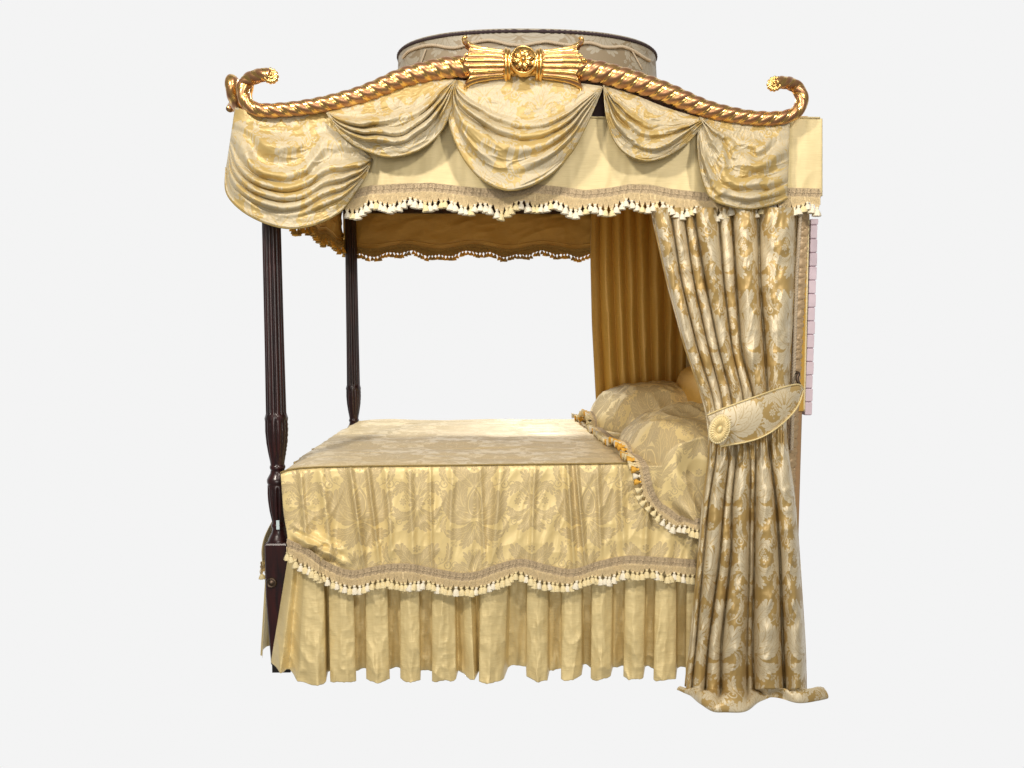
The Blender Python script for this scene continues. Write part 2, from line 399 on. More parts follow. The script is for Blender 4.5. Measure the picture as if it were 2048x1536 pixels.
def flat(name, c, r=.6, met=0):
    m, nt, b = newmat(name); n = N(nt, 'ShaderNodeTexNoise'); n.inputs['Scale'].default_value = 25; n.inputs['Detail'].default_value = 4
    tc = N(nt, 'ShaderNodeTexCoord'); nt.links.new(tc.outputs['Object'], n.inputs['Vector'])
    nt.links.new(mixc(nt, n.outputs[0], tuple(x * .85 for x in c), tuple(min(1, x * 1.15) for x in c)), b.inputs['Base Color'])
    b.inputs['Roughness'].default_value = r; b.inputs['Metallic'].default_value = met; return m
M['brass'] = flat('dull_brass', (.10, .07, .05), .4, .8)
M['ticking'] = flat('mattress_ticking', (.62, .56, .50), .8)
M['tag'] = flat('pale_blue_label', (.55, .68, .72), .6)
M['brick'] = flat('pinkish_white_painted_brick', (.76, .64, .73), .8)
M['mortar'] = flat('pale_mortar', (.45, .33, .38), .9)
M['gimp'] = yarn('black_beaded_gimp', (.05, .035, .04), .3)
M['blackfoot'] = flat('black_castor_rubber', (.012, .01, .012), .5)

# ------------------------------------------------------------------ fringe
TZ = {}
def tassel_mesh(mat):
    if mat in TZ: return TZ[mat]
    b = MB()
    def mod(r, h, th):
        k = sst(-.006, -.016, h); return r * (1 + .13 * k * np.cos(th * 9) + .05 * k * np.cos(th * 5 + 1)), 0 * r
    b.lathe([(0, .0055), (.0022, .005), (.0036, .002), (.0034, -.001), (.0022, -.003), (.0044, -.0055), (.0064, -.011), (.0078, -.017), (.0088, -.023), (.0090, -.0245), (.004, -.024), (0, -.0235)], (0, 0, 0), 18, mod=mod)
    TZ[mat] = b.mesh('tassel'); TZ[mat].materials.append(M[mat]); return TZ[mat]
def fringe(root, path, down, out, lens, step=.0195, cols=('white',), cordmat='cord', braidmat='braid', scale=1.0, bh=.020, jit=.003, seedv=1, sway=.06):
    """looped braid along path, hanging cords and one bell tassel per step"""
    R = random.Random(seedv)
    n = max(8, int(length(path) / .0022)); p = resample(path, n)
    down = np.asarray(down, float); out = np.asarray(out, float)
    if down.ndim == 1: down = np.repeat(down[None], len(path), 0)
    if out.ndim == 1: out = np.repeat(out[None], len(path), 0)
    D = resample_as(down, path, n); O = resample_as(out, path, n)
    D /= np.linalg.norm(D, axis=1)[:, None]; O /= np.linalg.norm(O, axis=1)[:, None]
    T = np.gradient(p, axis=0); T /= np.linalg.norm(T, axis=1)[:, None]
    L = np.r_[0, np.cumsum(np.linalg.norm(np.diff(p, axis=0), axis=1))]
    b = MB()
    for row, (o, ph, amp, fr) in enumerate(((-bh * .45, 0, .42, 1.), (bh * .28, 1.6, .42, 1.))):
        w = 2 * PI / (.013 * scale)
        q = p + D * (o + amp * bh * np.cos(L * w + ph))[:, None] + T * (.62 * .0065 * scale * np.sin(L * w * 1 + ph) * 1.5)[:, None] + O * (.003 + .0016 * np.sin(L * w / 2 + row))[:, None]
        b.tube(q, .00135 * scale, 5)
    # selvedge threads and backing
    for o in (-.9, -.1, .62):
        b.tube(p + D * (o * bh) + O * .0015, .0013 * scale, 5)
    P = np.stack([p - D * bh * .8 + O * .0012, p + D * bh * .65 + O * .0012], 1); b.grid(P)
    br = b.build('braid', M[braidmat], root)
    c = MB(); pos = []
    tot = L[-1]; k = 0; s = step * .4
    while s < tot:
        i = int(np.searchsorted(L, s)); i = min(i, n - 1)
        pos.append((i, s, lens(s / tot))); s += step * (1 + R.uniform(-.12, .12)); k += 1
    for i, s, ln in pos:
        ln = ln + R.uniform(-jit, jit)
        base = p[i] + D[i] * bh * .6 + O[i] * .003
        side = T[i] * R.uniform(-sway, sway) * ln
        tip = base + D[i] * ln + side + O[i] * R.uniform(.001, .006)
        for m in (-.42, -.21, 0, .21, .42):
            a0 = base + T[i] * m * step; tt = np.linspace(0, 1, 5)[:, None]
            mid = a0 * (1 - tt) + (tip + T[i] * m * step * .55) * tt + T[i] * (m * step * .35 * np.sin(PI * tt))
            c.tube(mid, .0016 * scale, 5)
    ln_ = np.array([lens(q_ / tot) for q_ in L]) * (.62 if cordmat == 'cord' else .9); bb = p + D * (bh * .6) + O * .0008
    c.grid(np.stack([bb, bb + D * (ln_ * .5)[:, None] + O * .001, bb + D * ln_[:, None] + O * .0018], 1))
    fr = c.build('fringe', M[cordmat], root)
    for i, s, ln in pos:
        pass
    R2 = random.Random(seedv)
    # same random stream again, so every tassel sits on its own cord end
    _ = 0
    s = step * .4
    while s < tot: s += step * (1 + R2.uniform(-.12, .12))
    for i, s, ln in pos:
        ln = ln + R2.uniform(-jit, jit)
        base = p[i] + D[i] * bh * .6 + O[i] * .003
        side = T[i] * R2.uniform(-sway, sway) * ln
        tip = base + D[i] * ln + side + O[i] * R2.uniform(.001, .006)
        me = tassel_mesh(R.choice(cols(s / tot) if callable(cols) else cols))
        o = bpy.data.objects.new('tassel', me); COL.objects.link(o); o.parent = fr
        z = Vector(-(D[i] + T[i] * R.uniform(-.22, .22))).normalized()
        sc = scale * R.uniform(1.05, 1.3)
        o.matrix_local = Matrix.Translation(Vector(tip)) @ z.to_track_quat('Z', 'Y').to_matrix().to_4x4() @ Matrix.Rotation(R.uniform(0, 6), 4, 'Z') @ Matrix.Diagonal((sc * 1.28, sc * 1.28, sc * .88, 1))
    return fr
def resample_as(a, path, n):
    L = np.r_[0, np.cumsum(np.linalg.norm(np.diff(path, axis=0), axis=1))]; s = np.linspace(0, L[-1], n)
    return np.stack([np.interp(s, L, a[:, k]) for k in range(3)], 1)
def rope_mod(lead, depth=.16, n=2):
    def f(th, L): return 1 + depth * np.cos(n * th - L * 2 * PI * n / lead), 0 * th
    return f

# ------------------------------------------------------------------ the bed
XF = -.895                        # foot posts
bed = thing('four_poster_bed', (0, .75, 0), 'dark mahogany four-poster bed with gilt rope cornice and an oval damask dome', 'bed')
YN, YFAR = .09, 1.58
ZT = float(onY(900, 931, 0.0)[2])
def zat(v, Y, u=551): return float(onY(u, v, Y)[2])
PROF = [(250, 16), (455, 18), (700, 19), (826, 20), (829, 20.5), (832, 21.3), (845, 22), (862, 22.2), (885, 20.5), (905, 17.5), (922, 14.3), (929, 13.3), (931, 14.6), (934, 15.2), (937, 14.6), (939, 13.2), (946, 14.5), (953, 18.5), (957, 20.6), (961, 21.2), (965, 20.6), (967, 19.4), (971, 20.4), (985, 20.8), (1000, 20.2), (1020, 17.8), (1038, 14.2), (1045, 13.0), (1047, 14.8), (1050, 15.2), (1053, 14.4), (1056, 13.0), (1064, 14.5), (1072, 19), (1077, 21.5), (1081, 22), (1083, 18)]
def make_post(X, Y, name_label=None):
    b = MB(); v = np.array([a for a, _ in PROF], float); r = np.array([c for _, c in PROF]) * mpp(YN)
    vv = np.concatenate([np.linspace(v[i], v[i + 1], max(2, int((v[i + 1] - v[i]) / 4)), endpoint=False) for i in range(len(v) - 1)] + [[v[-1]]])
    rr = np.interp(vv, v, r); z = np.array([zat(q, YN) for q in vv])
    def mod(r_, h, th):
        V = np.interp(-h, -z, vv)
        k1 = (sst(250, 260, V) * (1 - sst(824, 829, V))); k2 = sst(831, 838, V) * (1 - sst(905, 924, V)); k3 = sst(970, 976, V) * (1 - sst(1036, 1044, V))
        g = np.abs(np.cos(th * 6)) ** .5
        fac = 1 - (k1 + k3) * .17 * (1 - g) - k2 * .14 * (1 - np.abs(np.cos(th * 6)) ** .6)
        bead = k2 * .07 * np.abs(np.sin(V * .42)) * (np.cos(th * 6) > .5 * np.sign(np.cos(th * 6 + PI / 2)) ) * (np.abs(np.sin(th * 3)) > .6)
        leafy = k2 * (sst(838, 829, V + 6 * np.cos(th * 12))) * .1
        return r_ * (fac + bead + leafy), np.clip((k1 + k2 + k3) * (1 - g) * 1.3, 0, 1)
    b.lathe(list(zip(rr, z)), (X, Y, 0), 144, mod=mod)
    # finial-less top up into the frame
    po = b.build('post', M['wood'], bed, label=name_label)
    l = MB()
    za = zat(1081, YN); zb = zat(1186, YN); h1 = 23.5 * mpp(YN); h2 = 18 * mpp(YN)
    rows = [(za + .004, h1 * .8), (za, h1 * .93), (za - .006, h1), (zb, h1), (zb - .015, h1 * .985), (.035, h2)]
    P = []
    for zz, h in rows:
        c = h * .12
        P.append([[X + sx * (h - (c if k else 0)), Y + sy * (h - (0 if k else c)), zz] for sx, sy, k in ((1, -1, 0), (1, 1, 0), (1, 1, 1), (-1, 1, 1), (-1, 1, 0), (-1, -1, 0), (-1, -1, 1), (1, -1, 1))])
    P.append([[X, Y, .035]] * 8); P.insert(0, [[X, Y, za + .004]] * 8)
    l.grid(np.array(P), cv=True, flip=True); l.build('leg_block', M['wood'], po, smooth=False)
    f = MB(); f.box((X - h2 * .9, Y - h2 * .9, 0), (X + h2 * 1.15, Y + h2 * .9, .036)); f.build('castor_block', M['blackfoot'], po, smooth=False)
    r = MB(); R0 = 11 * mpp(YN)
    r.lathe([(0, .012), (R0 * .3, .011), (R0 * .42, .006), (R0 * .6, .005), (R0 * .7, .009), (R0 * .86, .008), (R0 * 1.0, 0), (R0 * .9, -.004)], (X - .02, Y - h1 - .0005, zat(1165, Y - h1)), 28, 'Y')
    r.build('bolt_roundel', M['brass'], po)
    return po
make_post(XF, YN, 'near reeded mahogany foot post with carved bulb and square block leg')
make_post(XF, YFAR, 'far reeded mahogany foot post')
for Y in (.10, YFAR):
    b = MB(); b.box((1.10, Y - .03, 0), (1.16, Y + .03, 2.2)); b.build('head_post', M['wood'], bed, smooth=False)
b = MB(); b.box((XF, .08, .32), (1.10, .11, .46)); b.box((XF, 1.50, .32), (1.10, 1.53, .46)); b.box((XF, .112, .32), (XF + .03, 1.498, .46)); b.build('bed_rail', M['wood'], bed, smooth=False)
# mattress
b = MB(); n = 40
t = np.linspace(0, 2 * PI, 64, endpoint=False); se = lambda a, p: np.sign(a) * np.abs(a) ** p
for_rows = [(0, .46, 0)]; P = []
for zz, k in ((.46, .0), (.46, .97), (.475, .995), (.50, 1), (ZT - .05, 1), (ZT - .022, .992), (ZT - .012, .97), (ZT - .012, 0)):
    P.append(np.stack([.10 + .955 * k * se(np.cos(t), .18), .76 + .725 * k * se(np.sin(t), .18), np.full(64, zz)], 1))
b.grid(np.array(P), cv=True); mt = b.build('mattress', M['ticking'], bed)
tg = MB(); q0 = onY(554, 1040, .02); q1 = onY(560, 1058, .02)
tg.box((q0[0] - .001, .012, q1[2]), (q1[0], .016, q0[2])); tg.build('mattress_label', M['tag'], mt, smooth=False)

# ---- canopy frame: fascia boards, unseen tester board
LP = [(541, 152), (530, 149), (517, 152), (502, 157), (491, 167), (486.5, 179), (488, 194), (496, 208), (509, 217), (530, 221), (560, 220), (600, 216), (650, 208), (713, 193), (757, 177), (801, 158), (845, 146), (889, 137), (925, 134), (975, 131)]
LR = [11.5, 11.5, 12, 12, 12, 12, 12, 12, 12.3, 12.5, 12.7, 13, 14, 15.5, 16.5, 17.5, 18.5, 19.2, 19.5, 19.5]
RP = [(1118, 133), (1168, 140), (1200, 145), (1236, 154), (1264, 162), (1292, 171), (1320, 181), (1348, 192), (1376, 204), (1404, 215), (1432, 223), (1460, 229), (1490, 234), (1516, 236.5), (1545, 237), (1570, 234), (1588, 227), (1600, 214), (1603.5, 198), (1600, 184), (1591, 173), (1578, 166.5), (1562, 165), (1549, 168)]
RR = [19.5, 19.5, 19.5, 19.2, 19, 18.5, 18, 17.5, 16.6, 15.8, 14.8, 14, 13.2, 13, 12.7, 12.4, 12, 12, 11.7, 11.5, 11.3, 11, 11, 11]
YP = -.125
Zc = 2.13
fb = MB()
fx = [(525, 221)] + LP[9:] + [(1045, 132)] + RP[:14] + [(1560, 238)]
tp = onY([a for a, _ in fx], [c for _, c in fx], YP)
def prism(b, top, zb, y0, y1):
    n = len(top); A = []
    for (y, zz) in ((y0, None), (y1, None)):
        A.append(np.stack([top[:, 0], np.full(n, y), top[:, 2]], 1))
    Bt = [np.stack([top[:, 0], np.full(n, y), np.full(n, zb)], 1) for y in (y0, y1)]
    P = np.stack([Bt[0], A[0], A[1], Bt[1], Bt[0]], 0); b.grid(P)
    for i in (0, n - 1): b.add([Bt[0][i], A[0][i], A[1][i], Bt[1][i]], [[0, 1, 2, 3] if i else [3, 2, 1, 0]])
prism(fb, tp, Zc - .03, -.055, -.025)
fb.box((-.93, -.054, Zc - .03), (1.16, -.026, Zc + .045))
fb.box((-.955, -.054, Zc - .03), (-.931, 1.66, Zc + .045)); fb.box((-.93, 1.632, Zc - .03), (1.16, 1.66, Zc + .045))
fb.box((1.161, -.054, Zc - .03), (1.185, 1.66, Zc + .045))
frame = fb.build('canopy_frame', M['wood'], bed, smooth=False)
b = MB(); b.box((-.93, -.024, Zc + .046), (1.16, 1.63, Zc + .062)); b.build('unseen_tester_board', M['liningdull'], frame, smooth=False)  # tester stays out of view; put in to block light from above

# ---- gilt rope poles
def gilt_mod(sgn, spacing=.047, n=3, ph=0):
    def f(th, L):
        a = (n * th * sgn - L * 2 * PI / spacing + ph) / (2 * PI); fr = a % 1
        strand = np.sin(PI * np.clip(fr / .78, 0, 1)) ** .6
        fil = np.where(fr > .78, np.sin(PI * (fr - .78) / .22) * .55, 0)
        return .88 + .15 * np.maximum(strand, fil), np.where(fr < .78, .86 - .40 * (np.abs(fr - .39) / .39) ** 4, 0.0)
    return f
def rosette(c, r, nrm, parent, mat='gilt', k=12, dome=1.0, name='end_rosette'):
    b = MB(); z = Vector(nrm).normalized(); xf = np.array((z.to_track_quat('Z', 'Y')).to_matrix())
    def mod(rr, h, th):
        w = sst(.25, .6, rr / r) * (1 - sst(.97, 1.02, rr / r) * .0)
        return rr * (1 - .13 * w * (1 - np.abs(np.cos(th * k / 2)))), .5 * (1 - np.abs(np.cos(th * k / 2))) * w
    b.lathe([(r * .95, -.012), (r * 1.04, -.003), (r * 1.02, .002), (r * .82, .0065 * dome), (r * .6, .004 * dome), (r * .48, .002), (r * .42, .006), (r * .3, .008), (r * .22, .004), (r * .17, .010), (r * .08, .0125), (0, .013)], c, 96, mod=mod, xf=xf)
    return b.build(name, M['gilt'], parent)
def pole(px, rad, YY, sgn, name_label, nrm, endi):
    n = 420
    P2 = np.array([(*a, r) for a, r in zip(px, rad)], float); c = catmull(P2, n)
    s = np.linspace(0, 1, n); Yv = YY(s)
    pts = onY(c[:, 0], c[:, 1], Yv); rr = c[:, 2] * mpp(YP) * 1.06
    b = MB(); b.tube(pts, rr, 48, gilt_mod(sgn)); o = b.build('gilt_pole', M['gilt'], bed, label=name_label)
    rosette(pts[endi] + np.array(nrm) * .004, rr[endi] * 1.22, nrm, o)
    return o
pole(LP, LR, lambda s: YP - .05 * (1 - sst(0, .10, s)), 1, 'left half of the front gilt rope cornice, curling up at the foot corner', (.35, -.9, .05), 0)
pole(RP, RR, lambda s: YP - .05 * sst(.92, 1, s), -1, 'right half of the front gilt rope cornice, curling up at the head corner', (-.35, -.9, .0), -1)
# foot side pole: runs back along the foot of the canopy
XP = -1.0
yy = np.array([-.05, -.075, -.085, -.07, -.02, .08, .25, .42, .60, .75, .92, 1.1, 1.3, 1.5, 1.62, 1.68, 1.66, 1.6])
zz = np.array([.030, .032, .010, -.018, -.040, -.045, -.03, .0, .045, .06, .045, .0, -.03, -.045, -.03, .03, .09, .10]) + Zc + .13
c = catmull(np.stack([np.interp(yy, [-.1, .8, 1.7], [XP + .03, XP - .01, XP + .03]), yy, zz], 1), 400)
b = MB(); b.tube(c, .0225, 32, gilt_mod(1)); fp = b.build('gilt_pole', M['gilt'], bed, label='gilt rope cornice running back along the foot of the canopy')
fbp = MB(); kk = np.where((c[:, 1] > .0) & (np.arange(400) > 90) & (np.arange(400) < 340))[0][::6]
tpf = c[kk]; nn = len(kk); bot = np.full(nn, Zc - .028)
fbp.grid(np.stack([np.stack([np.full(nn, -.958), tpf[:, 1], bot], 1), np.stack([np.full(nn, -.958), tpf[:, 1], tpf[:, 2]], 1), np.stack([np.full(nn, XP + .006), tpf[:, 1], tpf[:, 2]], 1), np.stack([np.full(nn, XP + .006), tpf[:, 1], bot], 1), np.stack([np.full(nn, -.958), tpf[:, 1], bot], 1)], 0))
fbp.build('foot_fascia', M['dome'], bed)
rosette(c[0] + np.array([-0.002, .003, 0]), .023, (-.1, 1, .1), fp)
b = MB()
q = catmull([(XP - .02, .38, Zc + .16), (XP - .045, .36, Zc + .20), (XP - .05, .33, Zc + .235), (XP - .03, .30, Zc + .262), (XP - .02, .28, Zc + .268)], 40)
b.tube(q, np.linspace(.017, .007, 40), 16, lambda th, L: (1 + .1 * np.cos(5 * th), .2 + 0 * th)); b.build('leaf_tip', M['gilt'], fp)
b = MB()
q = catmull([(XP - .02, .02, Zc + .09), (XP - .03, .10, Zc + .125), (XP - .03, .20, Zc + .155), (XP - .03, .30, Zc + .165), (XP - .03, .42, Zc + .14)], 60)
b.tube(q, np.interp(np.linspace(0, 1, 60), [0, .4, .8, 1], [.012, .03, .034, .02]), 28, gilt_mod(1, .03)); b.build('leaf_collar', M['gilt'], fp)

# ---- bow ornament in the middle of the front
bow = MB()
C0 = onY(1046, 130, YP); m = mpp(YP)
def cuff(sgn):
    """fluted bell of acanthus, opening away from the medallion"""
    b = MB(); n, k = 90, 192
    t = np.linspace(0, 1, n)[:, None]; th = (np.arange(k) / k * 2 * PI)[None, :]
    # theta: 0 = front (-Y), pi/2 = up
    top = np.clip(np.sin(th), 0, 1); bot = np.clip(-np.sin(th), 0, 1); fro = np.clip(np.abs(np.cos(th)), 0, 1)
    base = np.interp(t[:, 0], [0, .08, .5, .85, 1], [26, 28.5, 31.5, 31, 30])[:, None]
    flare = 20 * t ** 3.6 * top ** 3.5 + 21 * t ** 3.6 * bot ** 3.5
    lf = np.abs(np.sin(th * 2)) ** .5     # four leaves
    ln = 58 + 27 * t * (top ** 2 * .98 + bot ** 2 * .95) + 26 * t * fro ** 3
    ln = 58 + 24 * (np.maximum(top, bot) ** 3 + fro ** 4) - 6 * (1 - np.abs(np.cos(2 * th)))
    x = 34 + ln * t
    fl = np.abs(np.cos(th * 9 + .0)) ** .7
    r = (base + flare) * (1 - .13 * (1 - fl) * sst(0, .1, t))
    curl = sst(.88, 1, t)
    r = r + curl * (3 * fro ** 4)
    wear_groove = np.clip((1 - fl) * 1.5 + .2, 0, 1) * .85
    Px = C0[0] + sgn * x * m; Py = C0[1] - r * m * np.cos(th) * .85; Pz = C0[2] + r * m * np.sin(th) + (0 * x)
    P = np.stack(np.broadcast_arrays(Px, Py, Pz), -1)
    inner = P.copy(); cen = np.array([0, C0[1], C0[2]]); inner[..., 1:] = cen[1:] + (inner[..., 1:] - cen[1:]) * .86
    PP = np.concatenate([P, inner[::-1][:40]])
    W = np.vstack([wear_groove + 0 * t, (wear_groove + 0 * t)[::-1][:40] + .3])
    b.grid(PP, A=W, cv=True, flip=sgn > 0)
    # curled leaf tips: top, bottom, front
    for ang, rr0, x0 in ((PI / 2, 46, 113), (-PI / 2, 47, 111), (0, 27, 116)):
        c = np.array([C0[0] + sgn * x0 * m, C0[1] - rr0 * m * .85 * math.cos(ang), C0[2] + rr0 * m * math.sin(ang)])
        d = np.array([0, -math.cos(ang) * .9, math.sin(ang)])
        s_ = np.linspace(0, 1, 24)[:, None]; ax = np.array([sgn, 0, 0])
        a = s_ * 3.9
        q = c - d * .012 + ax * (.009 * np.sin(a)) + d * (.012 - .009 * np.cos(a)) + ax * -.012 * (1 - s_)
        b.tube(q, np.linspace(.0105, .0065, 24), 14, lambda th, L: (1 + .08 * np.cos(4 * th), .1 + 0 * th))
    return b
cu1 = cuff(-1).build('leaf_cuff', M['gilt'], bed, label='left gilt acanthus cuff of the cornice centre'); cuff(1).build('leaf_cuff', M['gilt'], bed, label='right gilt acanthus cuff of the cornice centre')
b = MB()
b.tube(np.stack([np.linspace(-36, 36, 30) * m + C0[0], np.full(30, C0[1]), np.full(30, C0[2])], 1), np.full(30, 21 * m), 40, lambda th, L: (1 + 0 * th, .35 + 0 * th))
for sx in (-30, 30):
    for dx, r in ((-3.2, 26), (3.2, 28)):
        a = np.linspace(0, 2 * PI, 49)[:-1]; ring = np.stack([np.full(48, C0[0] + (sx + dx * np.sign(sx)) * m), C0[1] - r * m * .9 * np.cos(a), C0[2] + r * m * np.sin(a)], 1)
        T = 10; th = np.arange(T) / T * 2 * PI
        P = ring[:, None] + (3.6 * m) * (np.cos(th)[None, :, None] * np.array([1, 0, 0]) + np.sin(th)[None, :, None] * ((ring - [ring[0, 0], C0[1], C0[2]]) / (r * m))[:, None])
        b.grid(P, A=np.full(P.shape[:2], .1), cu=True, cv=True)
sp = b.build('bow_band', M['gilt'], bed)
b = MB(); R1 = 26.5 * m
b.lathe([(R1, -.02), (R1 * 1.0, .012), (R1 * .96, .016), (R1 * .88, .016), (R1 * .84, .011), (R1 * .3, .013), (0, .013)], (C0[0], C0[1] - 20 * m, C0[2]), 64, 'Y')
md = b.build('medallion', M['gilt'], bed)
b = MB(); cc = np.array([C0[0], C0[1] - 20 * m - .013, C0[2]])
for k in range(8):
    a = k * PI / 4 + .2; L_ = R1 * .62; u_ = np.linspace(0, 1, 12)[:, None]; w_ = np.linspace(-1, 1, 9)[None, :]
    rad_ = R1 * .12 + L_ * u_ + 0 * w_; ww = w_ * R1 * .2 * np.sin(PI * np.clip(u_ * .85 + .12, 0, 1)); hh = .009 * (1 - w_ ** 2 * .8) * np.sin(PI * np.clip(u_ * .9 + .08, 0, 1)) + .002 - .004 * np.exp(-(w_ * 5) ** 2)
    P = np.stack([cc[0] + rad_ * math.cos(a) - ww * math.sin(a), cc[1] - hh, cc[2] + rad_ * math.sin(a) + ww * math.cos(a)], -1); b.grid(P, A=np.abs(w_) * .6 + 0 * u_)
b.lathe([(R1 * .2, -.002), (R1 * .2, .007), (R1 * .1, .012), (0, .013)], cc, 20, 'Y')
b.build('flower', M['gilt'], md)

# ---- oval damask dome
DY = .70; da, db = .60, .34
Dc = onY(1054, 100, DY)
zr = float(onY(1054, 57, DY - db)[2])          # rim height
zb_ = Zc + .07
def drum_pt(th, z):
    k = 1 + .035 * np.clip((zr - z) / .35, 0, 1)
    return np.stack(np.broadcast_arrays(Dc[0] + da * k * se(np.cos(th), .86), DY - db * k * se(np.sin(th), .86), z), -1)
b = MB(); th = np.linspace(0, 2 * PI, 240, endpoint=False); hs = np.r_[zb_, np.linspace(zb_ + .02, zr - .006, 24), zr]
P = drum_pt(th[None, :] + 0 * hs[:, None], hs[:, None] + 0 * th[None, :]) 
P = np.concatenate([P, [P[-1] * [1, 1, 1] + (np.array([Dc[0], DY, zr + .003]) - P[-1]) * .02, np.repeat([[Dc[0], DY, zr + .004]], 240, 0)]])
hs2 = np.r_[hs, zr + .01, zr + .01]
UV = np.stack(np.broadcast_arrays(th[None, :] / (2 * PI) * 3.0, hs2[:, None]), -1)
b.grid(P, UV, cv=True); dome = b.build('dome', M['dome'], bed, label='oval dome drum covered in damask with its shade put into the colour')
b = MB(); q = drum_pt(np.linspace(0, 2 * PI, 500), np.full(500, zr - .012)); q[:, 1] -= .002
b.tube(q, .0065, 8, lambda th, L: (1 + .3 * np.cos(L * 2 * PI / .012), 0 * th)); b.build('beaded_gimp', M['gimp'], dome)
def on_drum(u, v):
    P = []
    for a, c in zip(u, v):
        d = rays(a, c); best = None
        for t in np.linspace(2.2, 4.2, 1600):
            p = CAM + d * t; k = 1 + .035 * min(1, max(0, (zr - p[2]) / .35))
            if (abs((p[0] - Dc[0]) / (da * k)) ** (2 / .86) + abs((p[1] - DY) / (db * k)) ** (2 / .86)) <= 1.0: best = p; break
        if best is not None: P.append(best + [0, -.008, 0])
    return np.array(P)
cu = catmull([(806, 117), (815, 106), (829, 99), (850, 93), (870, 92), (892, 96), (911, 97), (930, 92), (950, 86), (977, 82), (1000, 86), (1015, 90), (1035, 92), (1053, 91), (1075, 87), (1094, 85), (1118, 89), (1144, 92), (1160, 89), (1176, 87), (1192, 90), (1206, 95), (1226, 96), (1245, 95), (1266, 103), (1286, 116), (1299, 123)], 160)
b = MB(); q = on_drum(cu[:, 0], cu[:, 1]); b.tube(resample(q, 900), .0065, 10, rope_mod(.02)); b.build('rope_cord', M['rope'], dome)
b = MB()
for a, c in (((852, 100), (842, 128)), ((1262, 100), (1284, 140))):
    b = MB(); q = on_drum(np.linspace(a[0], c[0], 8), np.linspace(a[1], c[1], 8)); b.tube(q, .0035, 8); b.build('panel_piping', M['rope'], dome)

# ------------------------------------------------------------------ valances
YV = -.085
GV = 'plain silk valances with tassel fringe round the canopy'
def vbot(px):      # braid line of front valance
    return np.interp(px, [470, 700, 740, 800, 862, 930, 1000, 1067, 1110, 1171, 1220, 1258, 1300, 1340, 1410, 1470, 1520, 1580, 1612, 1645], [398, 393, 382, 378, 376, 384, 390, 379, 383, 391, 386, 379, 380, 388, 396, 392, 388, 386, 387, 388])
vt = thing('front_valance', (0, YV, Zc - .3), 'cream plain silk valance with white tassels along the front of the canopy', 'valance', GV)
b = MB(); nu, nv = 420, 50
pu = np.linspace(478, 1645, nu); t = np.linspace(0, 1, nv)
def vtop(px): return np.interp(px, [470, 1190, 1580, 1583, 1645], [222, 236, 238, 236, 237])
U = pu[:, None] + 0 * t; V = vtop(pu)[:, None] * (1 - t) + (vbot(pu)[:, None] + 4) * t
Yd = YV - .006 * fbm(U / 45, V / 200, 3) - .004 * ridge(U / 50 + V / 160, V / 120, 13) * t - .003 * t * np.sin(U / 31) + .012 * sst(1578, 1582, U) - .003 * np.exp(-((U - 1388) / 1.6) ** 2) - .003 * np.exp(-((U - 752) / 1.6) ** 2)
P = onY(U, V, Yd); b.grid(P, np.stack([P[..., 0], P[..., 2]], -1)); b.build('valance_panel', M['valance'], vt, solid=-.002)
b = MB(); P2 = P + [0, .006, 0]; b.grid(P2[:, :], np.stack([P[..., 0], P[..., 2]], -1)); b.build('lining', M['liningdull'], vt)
b = MB(); Pt = P[:, 0] + [0, -.003, .002]; b.tube(Pt[::3], .0028, 8); b.build('top_seam', M['valance'], vt)
# side return at the head end
b = MB(); e = P[-1]; yv = np.linspace(YV + .012, .4, 30); b.grid(np.stack([np.repeat(e[None], 30, 0) * [1, 0, 1] + np.array([0, 1, 0]) * yv[:, None, None]], 0)[0], np.stack(np.broadcast_arrays(yv[:, None], e[None, :, 2]), -1)); b.build('side_return', M['valance'], vt)
fu = np.linspace(690, 1641, 300); pth = onY(fu, vbot(fu), YV - .008)
def zig(k, lo, hi, ph=0):
    def f(x):
        a = (x * k + ph) % 1; return lo + (hi - lo) * (1 - abs(2 * a - 1))
    return f
fringe(vt, pth, (0, 0, -1), (0, -1, 0), zig(13.2, .026, .052, .2), .0182, ('white', 'white', 'cream'), scale=1.05, seedv=3)
# foot valance, seen from inside
def plain_valance(name, A, B_, ztop, zlow, label, inner, nt, wl, thick, startf=0., endf=1.):
    r = thing(name, (*(np.array(A) + B_)[:2] / 2, zlow), label, 'valance', GV)
    A = np.array([*A[:2], 0.]); B_ = np.array([*B_[:2], 0.]); d = B_ - A; L = np.linalg.norm(d); d /= L; nrm = np.array(inner, float)
    s = np.linspace(0, L, 240)[:, None]; t = np.linspace(0, 1, 40)[None, :]
    zl = zlow + .014 * np.cos(s * 2 * PI / wl + .6)
    Z = ztop * (1 - t) + zl * t; off = .006 * fbm(s * 5, t * 2, 11) + .010 * t * np.sin(s * 9 + 1) + .004 * ridge(s * 7, t * 3 + s * 3, 5)
    P = A + d * s[..., None] + nrm * off[..., None] + np.array([0, 0, 1]) * Z[..., None]
    UV = np.stack([s + 0 * t, Z], -1)
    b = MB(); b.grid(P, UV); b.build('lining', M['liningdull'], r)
    b = MB(); b.grid(P - nrm * .006, UV); b.build('valance_panel', M['valance'], r)
    i0, i1 = int(startf * 239), int(endf * 239)
    b = MB(); b.tube(P[:, 34] + nrm * .003, .003, 6); b.build('hem_seam', M['liningdull'], r)
    pth = P[i0:i1 + 1, -1] + nrm * .004
    fringe(r, pth, (0, 0, -1), nrm, zig(nt, .020, .040, .3), .0215, ('amber', 'cordgold'), cordmat='cordgold', braidmat='cordgold', scale=1.0, bh=.011, seedv=9)
    return r
pf0 = onY(700, 493, 1.66); pf1 = onY(1300, 493, 1.66)
